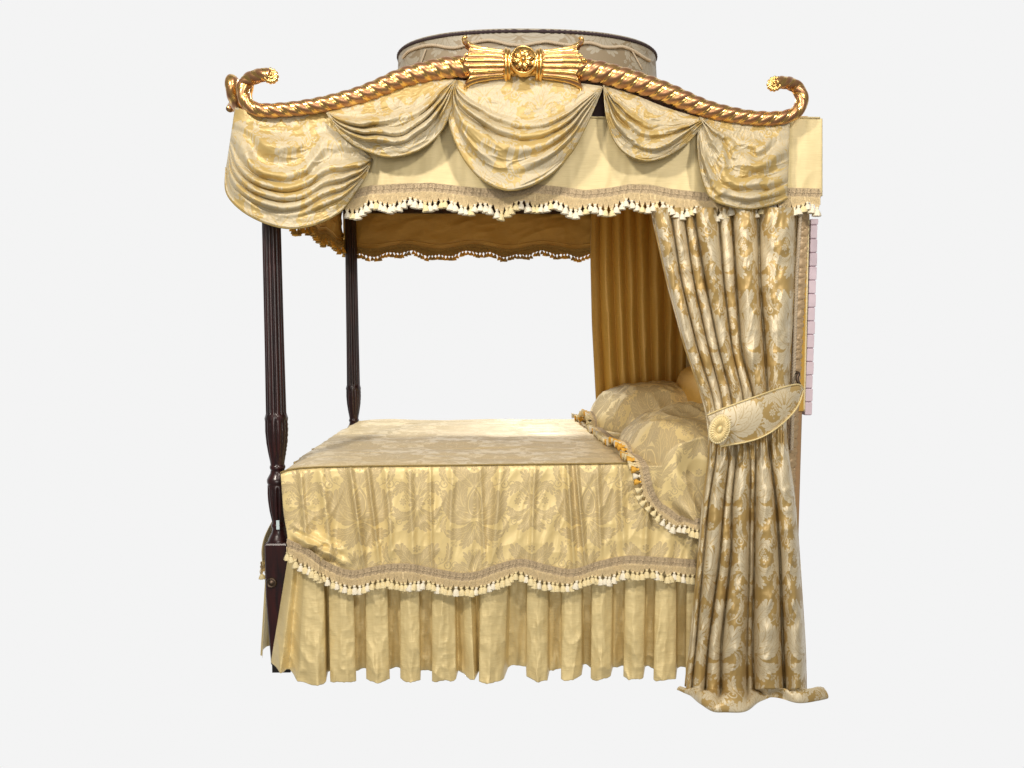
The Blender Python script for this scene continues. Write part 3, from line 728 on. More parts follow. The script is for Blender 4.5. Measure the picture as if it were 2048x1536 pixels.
plain_valance('far_valance', (pf0[0] - .04, 1.66), (pf1[0] + .55, 1.66), Zc + .02, pf0[2] - .01, 'amber-lined valance across the far side of the canopy, behind the far post', (0, -1, 0), 12, .42, 0, 0, .78)
pl = onY(685, 486, 1.63)
plain_valance('foot_valance', (pl[0], 1.63), (pl[0], .0), Zc + .02, pl[2] - .005, 'amber-lined valance across the foot end of the canopy, beneath the big corner swag', (1, 0, 0), 9, .42, 0, 0, .9)

# ------------------------------------------------------------------ swags
GS = 'damask swags draped below the gilt cornice'
def swag(label, top, bot, nf, amp, flat0=.25, hem=.88, bulge=.05, Y0=-.10, wrapx=None, seed=1, size=(1., .5), pleat_l=0.0, pleat_r=0.0, warp=.9):
    r = thing('damask_swag', tuple(onY(*np.mean(bot, 0), Y0)), label, 'swag', GS)
    n, k = 340, 260
    s = np.linspace(0, 1, n)[:, None]; t = np.linspace(0, 1, k)[None, :]
    T = catmull(top, n)[:, None, :]; B_ = catmull(bot, n)[:, None, :]
    g = t + .10 * np.sin(PI * t) * 0
    g = g + .10 * np.sin(g * 7 + seed) + .05 * vnoise(s * 2.5 + 3, t * 3, seed + 11) + (.10 * (s - .5) * np.sin(PI * t))
    flank = .38 + .62 * np.exp(-((s - .24) / .15) ** 2) + .55 * np.exp(-((s - .78) / .14) ** 2)
    ph = nf * (g ** 1.0) + warp * vnoise(s * 3 + seed, t * 2, seed) + .25 * vnoise(s * 8, t * 3, seed + 1)
    env = sst(flat0, flat0 + .2, t) * (1 - sst(hem - .06, hem + .02, t)) * (.55 + .45 * (.5 + .5 * vnoise(s * 3, t * 5, seed + 5)))
    wv = .5 + .5 * np.cos(2 * PI * ph)
    h = amp * 1.9 * env * wv ** 1.5 * flank
    tt = t + env * .30 / nf * np.sin(2 * PI * ph) / (2 * PI) * 2.2
    pos = T * (1 - tt[..., None]) + B_ * tt[..., None]
    mid = np.sin(PI * s) ** .6
    wr = .0045 * ridge(s * 7 + t * 3, t * 9, seed + 7) * sst(0, .3, t) + .0010 * ridge(s * 24, t * 20 - s * 8, seed + 3)
    hemroll = .006 * np.exp(-((t - .985) / .012) ** 2)
    Yd = Y0 - bulge * mid * np.sin(PI * np.clip(t * .62, 0, 1)) - h * (.45 + .55 * mid) - wr * mid - hemroll
    pleat = pleat_l * np.exp(-s / .10) * np.cos(s * 0 + t * 30) + pleat_r * np.exp(-(1 - s) / .10) * np.cos(t * 30)
    Yd = Yd - pleat
    U, V = pos[..., 0], pos[..., 1]
    if wrapx is not None:
        d = np.clip((wrapx - U) / 60., 0, 1); Yd = Yd + .16 * (1 - np.sqrt(np.clip(1 - d ** 2 * .93, 0, 1)))
    P = onY(U, V, Yd)
    ang = (s - .5) * .7 * np.sin(PI * t)
    UV = np.stack([P[..., 0] + .05 * np.sin(ang) + .5 * h * np.sign(s - .5) + seed * .37, P[..., 2] - 1.6 * h - .10 * np.abs(s - .5) * t + seed * .21], -1)
    b = MB(); b.grid(P, UV); b.build('drape', M['swag'], r, solid=-.0025)
    b = MB(); b.tube(P[::3, -1], .0028, 6); b.build('piping', M['pipe'], r)
    return r
swag('large damask swag wrapping the foot corner, the leftmost and lowest hanging', [(470, 214), (520, 226), (600, 224), (660, 222), (712, 262), (744, 318)],
     [(452, 335), (453, 385), (482, 420), (530, 446), (580, 457), (630, 449), (680, 424), (710, 385), (732, 350), (744, 318)], 6, .030, .12, .90, .05, -.10, wrapx=500, seed=1, size=(.75, .55))
swag('small damask swag just right of the big corner swag', [(653, 224), (713, 206), (780, 184), (850, 162), (905, 158)],
     [(654, 226), (672, 258), (702, 286), (740, 305), (775, 314), (815, 309), (855, 290), (885, 258), (903, 215), (914, 162)], 4.6, .030, .22, .84, .045, -.125, seed=2, size=(.65, .42))
swag('deep damask swag hanging in the middle under the gilt medallion', [(908, 160), (960, 160), (1045, 152), (1130, 162), (1203, 172)],
     [(906, 164), (896, 222), (906, 272), (930, 322), (965, 360), (1010, 380), (1055, 374), (1105, 346), (1145, 302), (1172, 252), (1190, 212), (1205, 174)], 5, .036, .30, .84, .055, -.12, seed=3, size=(.72, .62))
swag('small damask swag right of the middle one, above the bare silk', [(1206, 170), (1270, 190), (1330, 214), (1390, 232), (1412, 236)],
     [(1208, 172), (1212, 228), (1226, 276), (1250, 306), (1288, 322), (1330, 314), (1372, 288), (1398, 258), (1414, 238)], 4.6, .032, .25, .82, .045, -.115, seed=4, size=(.6, .42))
swag('square-ended damask swag at the head corner, the rightmost', [(1400, 232), (1450, 240), (1500, 246), (1540, 246), (1580, 243)],
     [(1398, 236), (1396, 300), (1404, 356), (1422, 396), (1455, 411), (1495, 418), (1530, 413), (1556, 406), (1575, 397)], 4.6, .026, .14, .93, .045, -.115, seed=5, size=(.6, .5))

# ------------------------------------------------------------------ bedspread
bs = thing('bedspread', (0, .75, ZT), 'yellow damask bedspread with scalloped tasselled edge lying over the mattress', 'bedspread')
# top
b = MB(); nx_, ny_ = 420, 300
U0 = onY(562, 933, 0)[0]; X = np.linspace(U0, 1.05, nx_)[:, None]; Y = np.linspace(0.0, 1.50, ny_)[None, :]
edge = np.minimum(Y, 1.5 - Y)
Z = ZT - .018 * np.exp(-edge / .02) - .02 * np.exp(-(X - U0) / .05) * np.exp(-edge / .25) + .004 * fbm(X * 3, Y * 5, 2) + .0035 * ridge(X * 2.2 + Y * .6, Y * 13, 8) * sst(0, .1, edge)
Z = Z - .012 * np.exp(-(X - U0) / .02)
P = np.stack(np.broadcast_arrays(X + 0 * Y, Y + 0 * X, Z), -1); b.grid(P, P[..., :2] * [1, 1]); b.build('top_panel', M['top'], bs)
Ptop = P
# near side drop
braid = [(571, 1086), (590, 1094), (612, 1103), (642, 1125), (676, 1142), (707, 1149), (744, 1142), (782, 1136), (820, 1136), (858, 1143), (890, 1149), (925, 1154), (958, 1150), (997, 1136), (1044, 1126), (1094, 1138), (1145, 1146), (1196, 1131), (1251, 1120), (1309, 1122), (1355, 1125), (1420, 1130)]
bc = catmull(braid, 700)
n, k = 700, 200
s = np.linspace(0, 1, n)[:, None]; t = np.linspace(0, 1, k)[None, :]
tu = 561 + (1420 - 561) * s[:, 0]; tv = np.interp(tu, [561, 575, 600, 640, 700, 1290, 1420], [946, 940, 936, 933.5, 932, 925.5, 925])
bu, bv = np.interp(tu + 0, bc[:, 0], bc[:, 0]), np.interp(tu, bc[:, 0], bc[:, 1])
leftk = np.exp(-((tu - 561) / 60.))
U = tu[:, None] + (bu - tu)[:, None] * t; V = tv[:, None] * (1 - t) + bv[:, None] * t
U = U + 5 * leftk[:, None] * sst(.5, 1, t)
fold = 0
rs = np.random.RandomState(4)
for c_, w_, a_, lean in [(700, 7, .012, 30), (735, 6, .010, 25), (818, 9, .008, 10), (905, 8, .007, -8), (1000, 10, .010, -14), (1135, 7, .016, 14), (1152, 5, .012, 20), (1240, 9, .008, 8), (960, 6, .006, 10), (770, 7, .007, 16), (640, 10, .009, 26), (1070, 6, .006, -8), (860, 5, .006, 4), (1195, 6, .007, 8), (1300, 8, .010, -10), (600, 7, .007, 14)]:
    cx = c_ + lean * t; fold = fold + 2.4 * a_ * np.exp(-((U - cx) / (w_ * .85)) ** 2) * (.25 + .75 * np.sin(PI * np.clip(t * .9 + .08, 0, 1)))
soft = .013 * fbm(U / 38 + t * .5, t * 1.1 + U / 300, 21, 3) * (.4 + .6 * t) + .003 * ridge(U / 30 + 3 * t, t * 3, 9)
# gathered corner pucker
pk = np.exp(-(((U - 628) / 45.) ** 2 + ((V - 1105) / 26.) ** 2))
rad = .55 * fbm(U / 22, V / 16, 77) + (U * .035 + V * .09)
pucker = pk * (.012 + .020 * np.cos(rad * 2.0 + .4)) + .012 * np.exp(-(((U - 612) / 30) ** 2 + ((V - 1088) / 6) ** 2))
dl = (V - (1076 + (U - 585) * .50)) ; am = sst(578, 600, U) * (1 - sst(660, 705, U))
fold = fold + am * (.026 * np.exp(-((dl + 5) / 8) ** 2) - .010 * np.exp(-((dl - 9) / 5) ** 2) + .012 * np.exp(-((dl + 24) / 6) ** 2))
Yd = -.016 - fold - soft - pucker * .6 - .036 * t * (.4 + .6 * np.sin(PI * s) ** .2) + .016 * np.exp(-t / .03) 
P = onY(U, V, Yd)
P[:, 0] = np.stack([P[:, 0, 0], np.full(n, 0.0015), P[:, 0, 2]], -1)
b = MB(); b.grid(P, np.stack([P[..., 0] + .1, P[..., 2] * 1.0 + .05], -1)); b.build('side_drop', M['cover'], bs, solid=-.002)
b = MB(); b.tube(P[:int(.84 * n):4, 2] + [0, -.004, .004], .0032, 8); b.build('piping', M['pipe'], bs)
pth = np.array([P[i, -1] for i in range(0, int(n * .965), 2)]) + [0, -.005, 0]
def covlen(x):
    uu = 571 + x * (1405 - 571)
    tb = np.interp(uu, [571, 600, 650, 700, 735, 780, 820, 865, 911, 955, 997, 1043, 1080, 1118, 1145, 1192, 1231, 1266, 1286, 1309, 1344, 1365, 1400], [1118, 1140, 1168, 1188, 1182, 1170, 1182, 1178, 1192, 1188, 1175, 1156, 1176, 1184, 1182, 1162, 1166, 1154, 1162, 1154, 1164, 1160, 1168])
    return max(.016, (tb - np.interp(uu, bc[:, 0], bc[:, 1]) - 13 - 7) * mpp(-.04))
fringe(bs, pth, (0, 0, -1), (0, -1, 0), covlen, .0192, ('cream', 'cream', 'white'), scale=1.05, seedv=5)
# foot drop (behind the near post) and far drop
b = MB(); yv = np.linspace(.17, 1.5, 160)[:, None]; t = np.linspace(0, 1, 90)[None, :]
zf = ZT - .015 - (ZT - .40) * t
xf_ = U0 + .003 - .04 * sst(0, .3, t) - .115 * sst(.3, .9, t) * (.8 + .2 * np.sin(yv * 14)) - .012 * ridge(yv * 5, t * 2, 3)
Pf = np.stack(np.broadcast_arrays(xf_, yv + 0 * t, zf + .02 * np.sin(yv * 8)*t), -1); b.grid(Pf, np.stack([yv + 0 * t, zf + 0 * yv], -1)); b.build('foot_drop', M['cover'], bs, solid=.002)
fringe_path = Pf[:36, -1] + [-.004, 0, 0]
fringe(bs, fringe_path, (0, 0, -1), (-1, 0, 0), zig(3, .02, .035), .03, ('cream', 'white'), seedv=6)
b = MB(); xv = np.linspace(U0, 1.05, 200)[:, None]; t = np.linspace(0, 1, 60)[None, :]
P = np.stack(np.broadcast_arrays(xv, 1.502 + .012 * np.sin(xv * 25) * t + .02 * t, ZT - .015 - .42 * t + 0 * xv), -1); b.grid(P, np.stack([xv + 0 * t, P[..., 2]], -1)); b.build('far_drop', M['cover'], bs)

# ------------------------------------------------------------------ bed skirt
sk = thing('bed_skirt', (0, .0, 0), 'box-pleated plain gold silk skirt hanging from the near side of the bed to the floor', 'bed skirt')
# (top u, bottom u, depth)
seq = [(578, 537, .02), (590, 556, -.03), (600, 574, .01), (612, 590, -.045), (632, 628, -.055), (648, 648, -.035), (652, 652, .03), (656, 658, .034), (657, 656, -.03), (680, 680, -.045), (706, 709, -.03), (706, 708, .03), (729, 731, .034),
       (731, 729, -.03), (753, 753, -.04), (774, 777, -.028), (776, 776, .034), (799, 800, .03), (801, 798, -.028), (820, 820, -.042), (838, 839, -.028), (838, 840, .036), (863, 864, .03), (864, 862, -.03), (886, 885, -.046), (909, 911, -.028), (911, 916, .026), (922, 930, -.012), (938, 948, -.040), (950, 958, .02), (962, 957, -.05), (986, 980, -.055), (1018, 1008, -.032), (1022, 1016, .03), (1052, 1052, .036),
       (1054, 1053, -.028), (1076, 1074, -.045), (1097, 1096, -.028), (1098, 1100, .034), (1122, 1124, .034), (1124, 1123, -.03), (1144, 1144, -.042), (1163, 1165, -.028), (1164, 1168, .036), (1184, 1185, .034), (1184, 1183, -.028), (1205, 1205, -.046), (1226, 1224, -.028), (1228, 1228, .034), (1250, 1250, .036), (1250, 1249, -.028), (1270, 1270, -.044), (1291, 1290, -.028), (1292, 1293, .034), (1310, 1312, .034), (1311, 1310, -.03), (1332, 1332, -.044), (1352, 1356, -.03), (1353, 1358, .034), (1372, 1376, .034), (1373, 1375, -.03), (1396, 1400, -.04), (1425, 1430, -.03)]
sq = np.array(seq, float); par = np.linspace(0, len(sq) - 1, 1200); ii = np.arange(len(sq))
def smoothinterp(col):
    i = np.floor(par).astype(int).clip(0, len(sq) - 2); f = par - i; f = f * f * (3 - 2 * f) * .5 + f * .5; return col[i] * (1 - f) + col[i + 1] * f
tu, bu, dp = smoothinterp(sq[:, 0]), smoothinterp(sq[:, 1]), smoothinterp(sq[:, 2])
dp = np.convolve(np.pad(dp, 12, 'edge'), np.hanning(27)[1:-1] / np.hanning(27)[1:-1].sum(), 'valid')
t = np.linspace(0, 1, 160)[None, :]
U = tu[:, None] * (1 - t) + bu[:, None] * t
Yd = .024 + dp[:, None] * (.75 + .75 * t) - .012 * t - .006 * fbm(U / 30, t * 3, 31) * t - .003 * ridge(U / 26, t * 5, 33) * (.3 + t) - .0007 * ridge(U / 9, t * 14, 35) - .009 * ridge(U / 40 + t * .8, t * 2.2 - U / 90, 37) * t
ztop = .50; zlow = .012 + .045 * np.exp(-((tu - 575) / 30.) ** 2)[:, None] * 1.0 + .006 * fbm(U / 18, 0 * t, 4)
X = onY(U, 1150 + 0 * U, Yd)[..., 0]
Zs = ztop * (1 - t) + zlow * t
P = np.stack([X, Yd, Zs], -1)
arc = np.r_[0, np.cumsum(np.linalg.norm(np.diff(P[:, 100], axis=0), axis=1))]
b = MB(); b.grid(P, np.stack(np.broadcast_arrays(arc[:, None], Zs), -1)); b.build('pleated_side', M['skirt'], sk, solid=-.0015)
b = MB(); yv = np.linspace(.16, 1.5, 400)[:, None]; t = np.linspace(0, 1, 60)[None, :]
Xf = U0 - .125 - .035 * t - .012 * np.sign(np.sin(yv * 34)) * np.abs(np.sin(yv * 34)) ** .4
P = np.stack(np.broadcast_arrays(Xf, yv, .42 * (1 - t) + .012 * t + 0 * yv), -1); b.grid(P, np.stack([yv + 0 * t, P[..., 2]], -1)); b.build('pleated_foot', M['skirt'], sk)

# ------------------------------------------------------------------ pillows and pillow cover
GP = 'pillows at the head of the bed'
PIL = [(.845, 1.14, .33, .38, .23), (.885, .33, .33, .41, .172)]
def pil_h(X, Y, grow=0.0):
    Z = np.zeros(np.broadcast(X, Y).shape)
    for cx, cy, a, c, h in PIL:
        q = np.abs((X - cx) / (a + grow)) ** 2.3 + np.abs((Y - cy) / (c + grow)) ** 2.6
        Z = np.maximum(Z, h * np.clip(1 - q, 0, 1) ** .55)
    return Z
for i, (cx, cy, a, c, h) in enumerate(PIL):
    r = tag(bpy.data.objects.new('pillow', None), ['plump pillow on the far side under the damask pillow cover', 'plump pillow on the near side under the damask pillow cover'][i], 'pillow', GP)
    COL.objects.link(r); r.location = (cx, cy, ZT); ROOTLOC[r.name] = Vector(r.location)
    b = MB(); th = np.linspace(0, 2 * PI, 60, endpoint=False)[None, :]; ph = np.linspace(-PI / 2, PI / 2, 30)[:, None]
    P = np.stack([cx + (a - .07) * se(np.cos(ph), .6) * se(np.cos(th), .8), cy + (c - .07) * se(np.cos(ph), .6) * se(np.sin(th), .8), ZT + .006 + (h - .055) * .5 * (1 + se(np.sin(ph), .9)) + 0 * th], -1)
    b.grid(P, cv=True); b.build('pillow_case', M['ticking'], r)
pc = thing('pillow_cover', (.8, .75, ZT), 'damask pillow cover over both pillows, edged with amber and white tassels', 'pillow cover')
b = MB(); nx_, nt_ = 300, 420
a = np.linspace(0, 1, nx_)[:, None]
# across: parameter q from hem of near drop, up, over, to the far side
drop = .30; q = np.linspace(-drop, 1.62, nt_)[None, :]
Xl = .555 - .065 * np.clip(q, 0, 1.5) / 1.5 + .10 * (np.clip(-q, 0, drop) / drop) ** 3.5 + .035 * np.clip(-q / drop, 0, 1)
Xr = 1.12
X = Xl * (1 - a) + Xr * a
hemz = .205 - .03 * a ** 2 + .0 * q              # how far the drop really hangs
Yt = np.clip(q, 0, 1.52)
near = np.clip(-q, 0, drop) / drop
H = pil_h(X, Yt, .02)
H = H + .010 * fbm(X * 6, Yt * 5, 41) * sst(0, .08, H) + .009 * ridge(X * 5 + Yt * 2, Yt * 6 - X * 3, 43) * sst(0, .1, H)
crinkle = .009 * ridge(X * 9 + Yt * 3, Yt * 4, 45) * sst(.02, .12, H) * (1 - sst(.2, .26, H))
Z0 = ZT + .012 + H + crinkle - .006 * np.exp(-Yt / .025)
Ze = ZT - hemz
Z = np.where(q >= 0, Z0, Z0 * (1 - near) + Ze * near)
fld = .030 * near ** .6 * np.cos(a * 23 + 1.6 * near + 1.5 * np.sin(a * 5)) * (.35 + .65 * a) + .016 * near * ridge(a * 6, near * 1.5, 47)
Y = Yt + np.where(q < 0, -.052 - .006 * near - fld, -.052 * np.exp(-Yt / .03)) + np.clip(q - 1.52, 0, 1) * .02
Z = Z - np.clip(q - 1.52, 0, 1) * 1.0
P = np.stack(np.broadcast_arrays(X, Y, Z), -1)
b.grid(P, np.stack(np.broadcast_arrays(X * 1.25 + .15, q * 1.15 + .12 + 0 * X), -1)); b.build('cover_cloth', M['top2'] if 'top2' in M else M['cover'], pc)
edge = np.concatenate([P[::-1, 0][::3], P[0, :395:2]])
dn = np.concatenate([np.repeat([[-.15, 0, -1.]], len(P[::3, 0]), 0), np.stack([np.full(len(P[0, :395:2]), -1.), np.full(len(P[0, :395:2]), 0.), -.1 - 0 * P[0, :395:2, 0]], 1)])
ot = np.concatenate([np.repeat([[0, -1., 0]], len(P[::3, 0]), 0), np.where((P[0, :395:2, 1] < -.01)[:, None], [[-.1, -1, 0.]], [[0, -.1, 1.]])])
# blend the hanging direction round the corner
qq = q[0, :395:2]; kk = sst(-.02, -.27, qq)
dn[-len(qq):] = np.stack([-1 + .55 * kk, 0 * kk, -.08 - .95 * kk], 1)
edge = edge + ot * .004
LE = length(edge)
fringe(pc, edge, dn, ot, zig(LE / .13, .014, .026, .1), .0225, lambda x: ('cream', 'white', 'cream') if x < .3 else ('cream', 'amber', 'white', 'cream'), seedv=12, scale=.95, bh=.016)
# third upright pillow behind
r = thing('pillow', (1.05, .75, ZT), 'plain upright bolster pillow leaning on the head cloth, behind the near curtain', 'pillow', GP)
b = MB(); th = np.linspace(0, 2 * PI, 60, endpoint=False)[None, :]; ph = np.linspace(-PI / 2, PI / 2, 30)[:, None]
cc = onY(1415, 800, .95)
P = np.stack([1.03 + .07 * np.sin(ph) * np.ones_like(th), .9 + .33 * se(np.cos(ph), .5) * se(np.cos(th), .7), ZT + .17 + .17 * se(np.cos(ph), .5) * se(np.sin(th), .7)], -1)
b.grid(P, np.stack([P[..., 1], P[..., 2]], -1), cv=True); b.build('pillow_case', M['lining'], r)

# ------------------------------------------------------------------ curtains
GC = 'pair of head-end bed curtains'
def curtain_grid(tab, vs, Y0, depth, nv=300, per=34, sharp=.42, gap=.05, seed=1, zlist=None):
    tab = np.array(tab, float); vs = np.array(vs, float); nf = tab.shape[1] - 1
    w = np.linspace(0, nf, nf * per + 1); V = np.linspace(vs[0], vs[-1], nv)
    lines = np.stack([np.interp(V, vs, tab[:, j]) for j in range(nf + 1)], 1)       # nv x nf+1
    ker = np.ones(21) / 21
    lines = np.stack([np.convolve(np.pad(lines[:, j], 10, 'edge'), ker, 'valid') for j in range(nf + 1)], 1)
    i = np.minimum(w.astype(int), nf - 1); f = w - i
    ff = .5 - .5 * np.cos(PI * f); ff = .45 * f + .55 * ff
    U = lines[:, i] * (1 - ff) + lines[:, i + 1] * ff
    wid = lines[:, i + 1] - lines[:, i]
    D = np.interp(V, vs, depth)[:, None]
    prof = np.sin(PI * np.clip((f - gap) / (1 - 2 * gap), 0, 1)) ** sharp
    return w, V, U, prof[None, :] * D * np.clip(wid / 34, .35, 1.3), nf, f, i
vs = [415, 560, 700, 800, 850, 905, 1000, 1110, 1293, 1378]
tab = [[1302, 1340, 1366, 1386, 1436, 1463, 1516, 1594],
       [1334, 1362, 1387, 1410, 1447, 1472, 1519, 1590],
       [1372, 1396, 1418, 1438, 1464, 1482, 1530, 1582],
       [1408, 1428, 1445, 1465, 1489, 1510, 1536, 1577],
       [1418, 1434, 1448, 1466, 1488, 1508, 1534, 1572],
       [1420, 1434, 1460, 1474, 1501, 1512, 1540, 1578],
       [1407, 1418, 1448, 1464, 1500, 1510, 1552, 1592],
       [1398, 1408, 1440, 1463, 1499, 1509, 1560, 1600],
       [1381, 1392, 1416, 1442, 1494, 1505, 1566, 1612],
       [1370, 1383, 1410, 1442, 1494, 1508, 1570, 1614]]
w, V, U, pr, nf, f, ii = curtain_grid(tab, vs, -.10, [.075, .075, .07, .05, .036, .05, .075, .085, .09, .095])
VV = V[:, None] + 0 * U
Yb = np.interp(V, [415, 700, 850, 1000, 1378], [-.045, -.085, -.13, -.11, -.10])[:, None]
lean = .10
Yd = Yb - pr - .006 * fbm(U / 25, VV / 60, 51) - .004 * ridge(U / 22 + VV / 90, VV / 40, 53) - .010 * np.exp(-((VV - 870) / 40) ** 2) * np.sin(U * .55)
P = onY(U, VV, Yd)
arcs = np.linalg.norm(np.diff(P[60], axis=0), axis=1); arc = np.r_[0, np.cumsum(arcs)]
# bottom: flare out and pool on the floor
hem_u = np.interp(w, range(8), [1350, 1378, 1398, 1430, 1500, 1534, 1578, 1668]); hem_v = np.interp(w, [0, .5, 1, 2, 3, 4, 4.6, 5, 5.6, 6, 6.5, 7], [1378, 1386, 1388, 1412, 1432, 1428, 1404, 1392, 1392, 1408, 1416, 1394])
hem_v = hem_v - 5
_k = np.hanning(61); _k /= _k.sum(); hem_u = np.convolve(np.pad(hem_u, 30, 'edge'), _k, 'valid'); hem_v = np.convolve(np.pad(hem_v, 30, 'edge'), _k, 'valid')
Hm = onZ(hem_u, hem_v, .012)
last = P[-1]; rows = [P]; _h = np.hanning(41); _h /= _h.sum()
last_s = np.stack([np.convolve(np.pad(last[:, j], 20, 'edge'), _h, 'valid') for j in range(3)], 1)
for k_, (a_, z_) in enumerate(((.12, .060), (.28, .066), (.45, .068), (.62, .066), (.78, .058), (.90, .046), (.97, .034), (1.0, .024), (.99, .014), (.94, .008), (.85, .007))):
    sm_ = float(sst(.1, .95, a_)) if k_ < 7 else 1.0; rw = (last * (1 - sm_) + last_s * sm_) * (1 - a_) + Hm * a_; rw[:, 2] = z_ * (.30 + .50 * (np.exp(-((w - 2.7) / 1.5) ** 4) + np.exp(-((w - 6.5) / .9) ** 4)) + .10 * np.sin(w * 5.3 + a_ * 4))
    b_ = float(sst(.05, .9, a_)) if k_ < 7 else 1.0; rw[:, 2] = last[:, 2].clip(.004) * (1 - b_) + rw[:, 2] * b_; rw[:, 1] += .004 * np.sin(w * 6)
    rows.append(rw[None])
n0 = len(P); P = np.concatenate(rows)
lv = np.r_[0, np.cumsum(np.linalg.norm(np.diff(P[:, 120], axis=0), axis=1))]
UV = np.stack(np.broadcast_arrays(arc[None, :] * 1.15, -lv[:, None]), -1)
ct = thing('bed_curtain', (1.1, -.1, 0), 'near damask curtain gathered by a tieback, its hem pooling on the floor', 'curtain', GC)
b = MB(); b.grid(P, UV, flip=True); b.build('curtain_cloth', M['curtain'], ct)
b = MB(); b.grid(onY(U, VV, Yb + .035 + 0 * U)[:, 12:-12], UV[:n0, 12:-12]); b.build('lining', M['lining'], ct)
b = MB(); ed = P[:n0, 0] + [-.002, -.002, 0]; b.tube(ed[::3], .004, 8); b.build('edge_piping', M['curtain'], ct)
# far curtain: shows its amber lining
vs = [405, 520, 650, 820, 900]
tab = [[1183, 1200, 1224, 1247, 1270, 1297, 1325, 1352, 1380, 1408], [1181, 1199, 1226, 1250, 1273, 1299, 1328, 1354, 1380, 1405], [1184, 1202, 1231, 1254, 1276, 1301, 1330, 1354, 1378, 1400], [1193, 1212, 1240, 1262, 1284, 1306, 1331, 1352, 1373, 1392], [1198, 1218, 1245, 1266, 1288, 1308, 1331, 1352, 1372, 1390]]
w, V, U, pr, nf, f, ii = curtain_grid(tab, vs, 1.5, [.04, .035, .035, .035, .035], sharp=1.3, gap=0., per=22)
VV = V[:, None] + 0 * U
P = onY(U, VV, 1.56 - pr - .006 * fbm(U / 28, VV / 160, 61)); UV = np.stack([P[..., 0] * 1.6, P[..., 2]], -1)
fc = thing('bed_curtain', (1.0, 1.56, 0), 'far curtain showing its plain amber lining, hanging beyond the pillows', 'curtain', GC)
b = MB(); b.grid(P[:, 22:], UV[:, 22:], flip=True); b.build('lining', M['lining'], fc)
b = MB(); b.grid(P[:, :23] + [0, -.001, 0], UV[:, :23], flip=True); b.build('turned_edge', M['curtain2'] if 'curtain2' in M else M['liningdull'], fc)
b = MB(); b.grid(P + [0, .01, 0], UV); b.build('curtain_cloth', M['curtain'], fc)

# ------------------------------------------------------------------ tieback
tb = thing('curtain_tieback', tuple(onY(1500, 850, -.2)), 'crescent damask tieback with pleated rosette holding the near curtain', 'tieback')
up = catmull([(1414, 830), (1440, 819), (1480, 804), (1520, 790), (1560, 776), (1590, 769), (1601, 771), (1606, 778)], 160)
lo = catmull([(1440, 893), (1462, 889), (1490, 884), (1520, 875), (1550, 858), (1578, 834), (1597, 808), (1606, 780)], 160)
t = np.linspace(0, 1, 40)[None, :, None]; pos = up[:, None] * (1 - t) + lo[:, None] * t
s = np.linspace(0, 1, 160)[:, None]
Yd = np.interp(s, [0, .15, .5, .8, 1], [-.215, -.235, -.225, -.18, -.115]) - .012 * np.sin(PI * t[..., 0]) 
P = onY(pos[..., 0], pos[..., 1], Yd); b = MB(); UV = np.stack([P[..., 0] * 1.0 + .02, P[..., 2] + .23], -1); b.grid(P, UV); b.build('band', M['curtain'], tb, solid=-.006)
b = MB(); b.tube(P[:, 0] + [0, -.003, 0], .0032, 8); b.tube(P[:, -1] + [0, -.003, 0], .0032, 8); b.build('piping', M['skirt'], tb)
b = MB(); hk = onY(1592, 757, -.10); b.tube(catmull([hk + [.02, .08, .02], hk + [.01, .0, .02], hk + [0, -.01, .0], hk + [.012, -.012, -.03]], 24), .006, 10); b.build('hook', M['brass'], tb)
cR = onY(1438, 858, -.262); sc_ = mpp(-.26)
b = MB(); xf = np.diag([1, 1, 1.0])
ns = 120; pr = [(0, .016), (4.5, .015), (6, .012), (6.5, .008), (8, .010), (17, .009), (22, .006), (24, -.002), (23, -.012), (0, -.014)]
pa = np.array(pr); th = np.arange(ns) / ns * 2 * PI; r_ = pa[:, 0][:, None] * sc_; h_ = pa[:, 1][:, None] + 0 * th
pl_ = sst(6.2, 9, pa[:, 0])[:, None] * (1 - sst(21.5, 23.5, pa[:, 0])[:, None]); h_ = h_ + pl_ * .0055 * np.abs(np.sin(th * 14))
tl = math.radians(-18)
ex, ez = 20. / 24, 30. / 24
x_ = r_ * np.cos(th) * ex; z_ = r_ * np.sin(th) * ez; xr = x_ * math.cos(tl) + z_ * math.sin(tl) * -1; zr_ = x_ * math.sin(tl) * -1 * -1 + z_ * math.cos(tl)
P = np.stack([cR[0] + xr, cR[1] - h_, cR[2] + zr_], -1); b.grid(P, cv=True)
ro = b.build('rosette', M['skirt'], tb)
a = np.linspace(0, 2 * PI, 200); x_ = 21.5 * sc_ * np.cos(a) * ex * 1.05; z_ = 21.5 * sc_ * np.sin(a) * ez * 1.05
q = np.stack([cR[0] + x_ * math.cos(tl) - z_ * math.sin(tl), np.full(200, cR[1] - .005), cR[2] + x_ * math.sin(tl) + z_ * math.cos(tl)], 1)
b = MB(); b.tube(q, .005, 10, rope_mod(.014, .25)); b.build('rope_edge', M['cream'], ro)

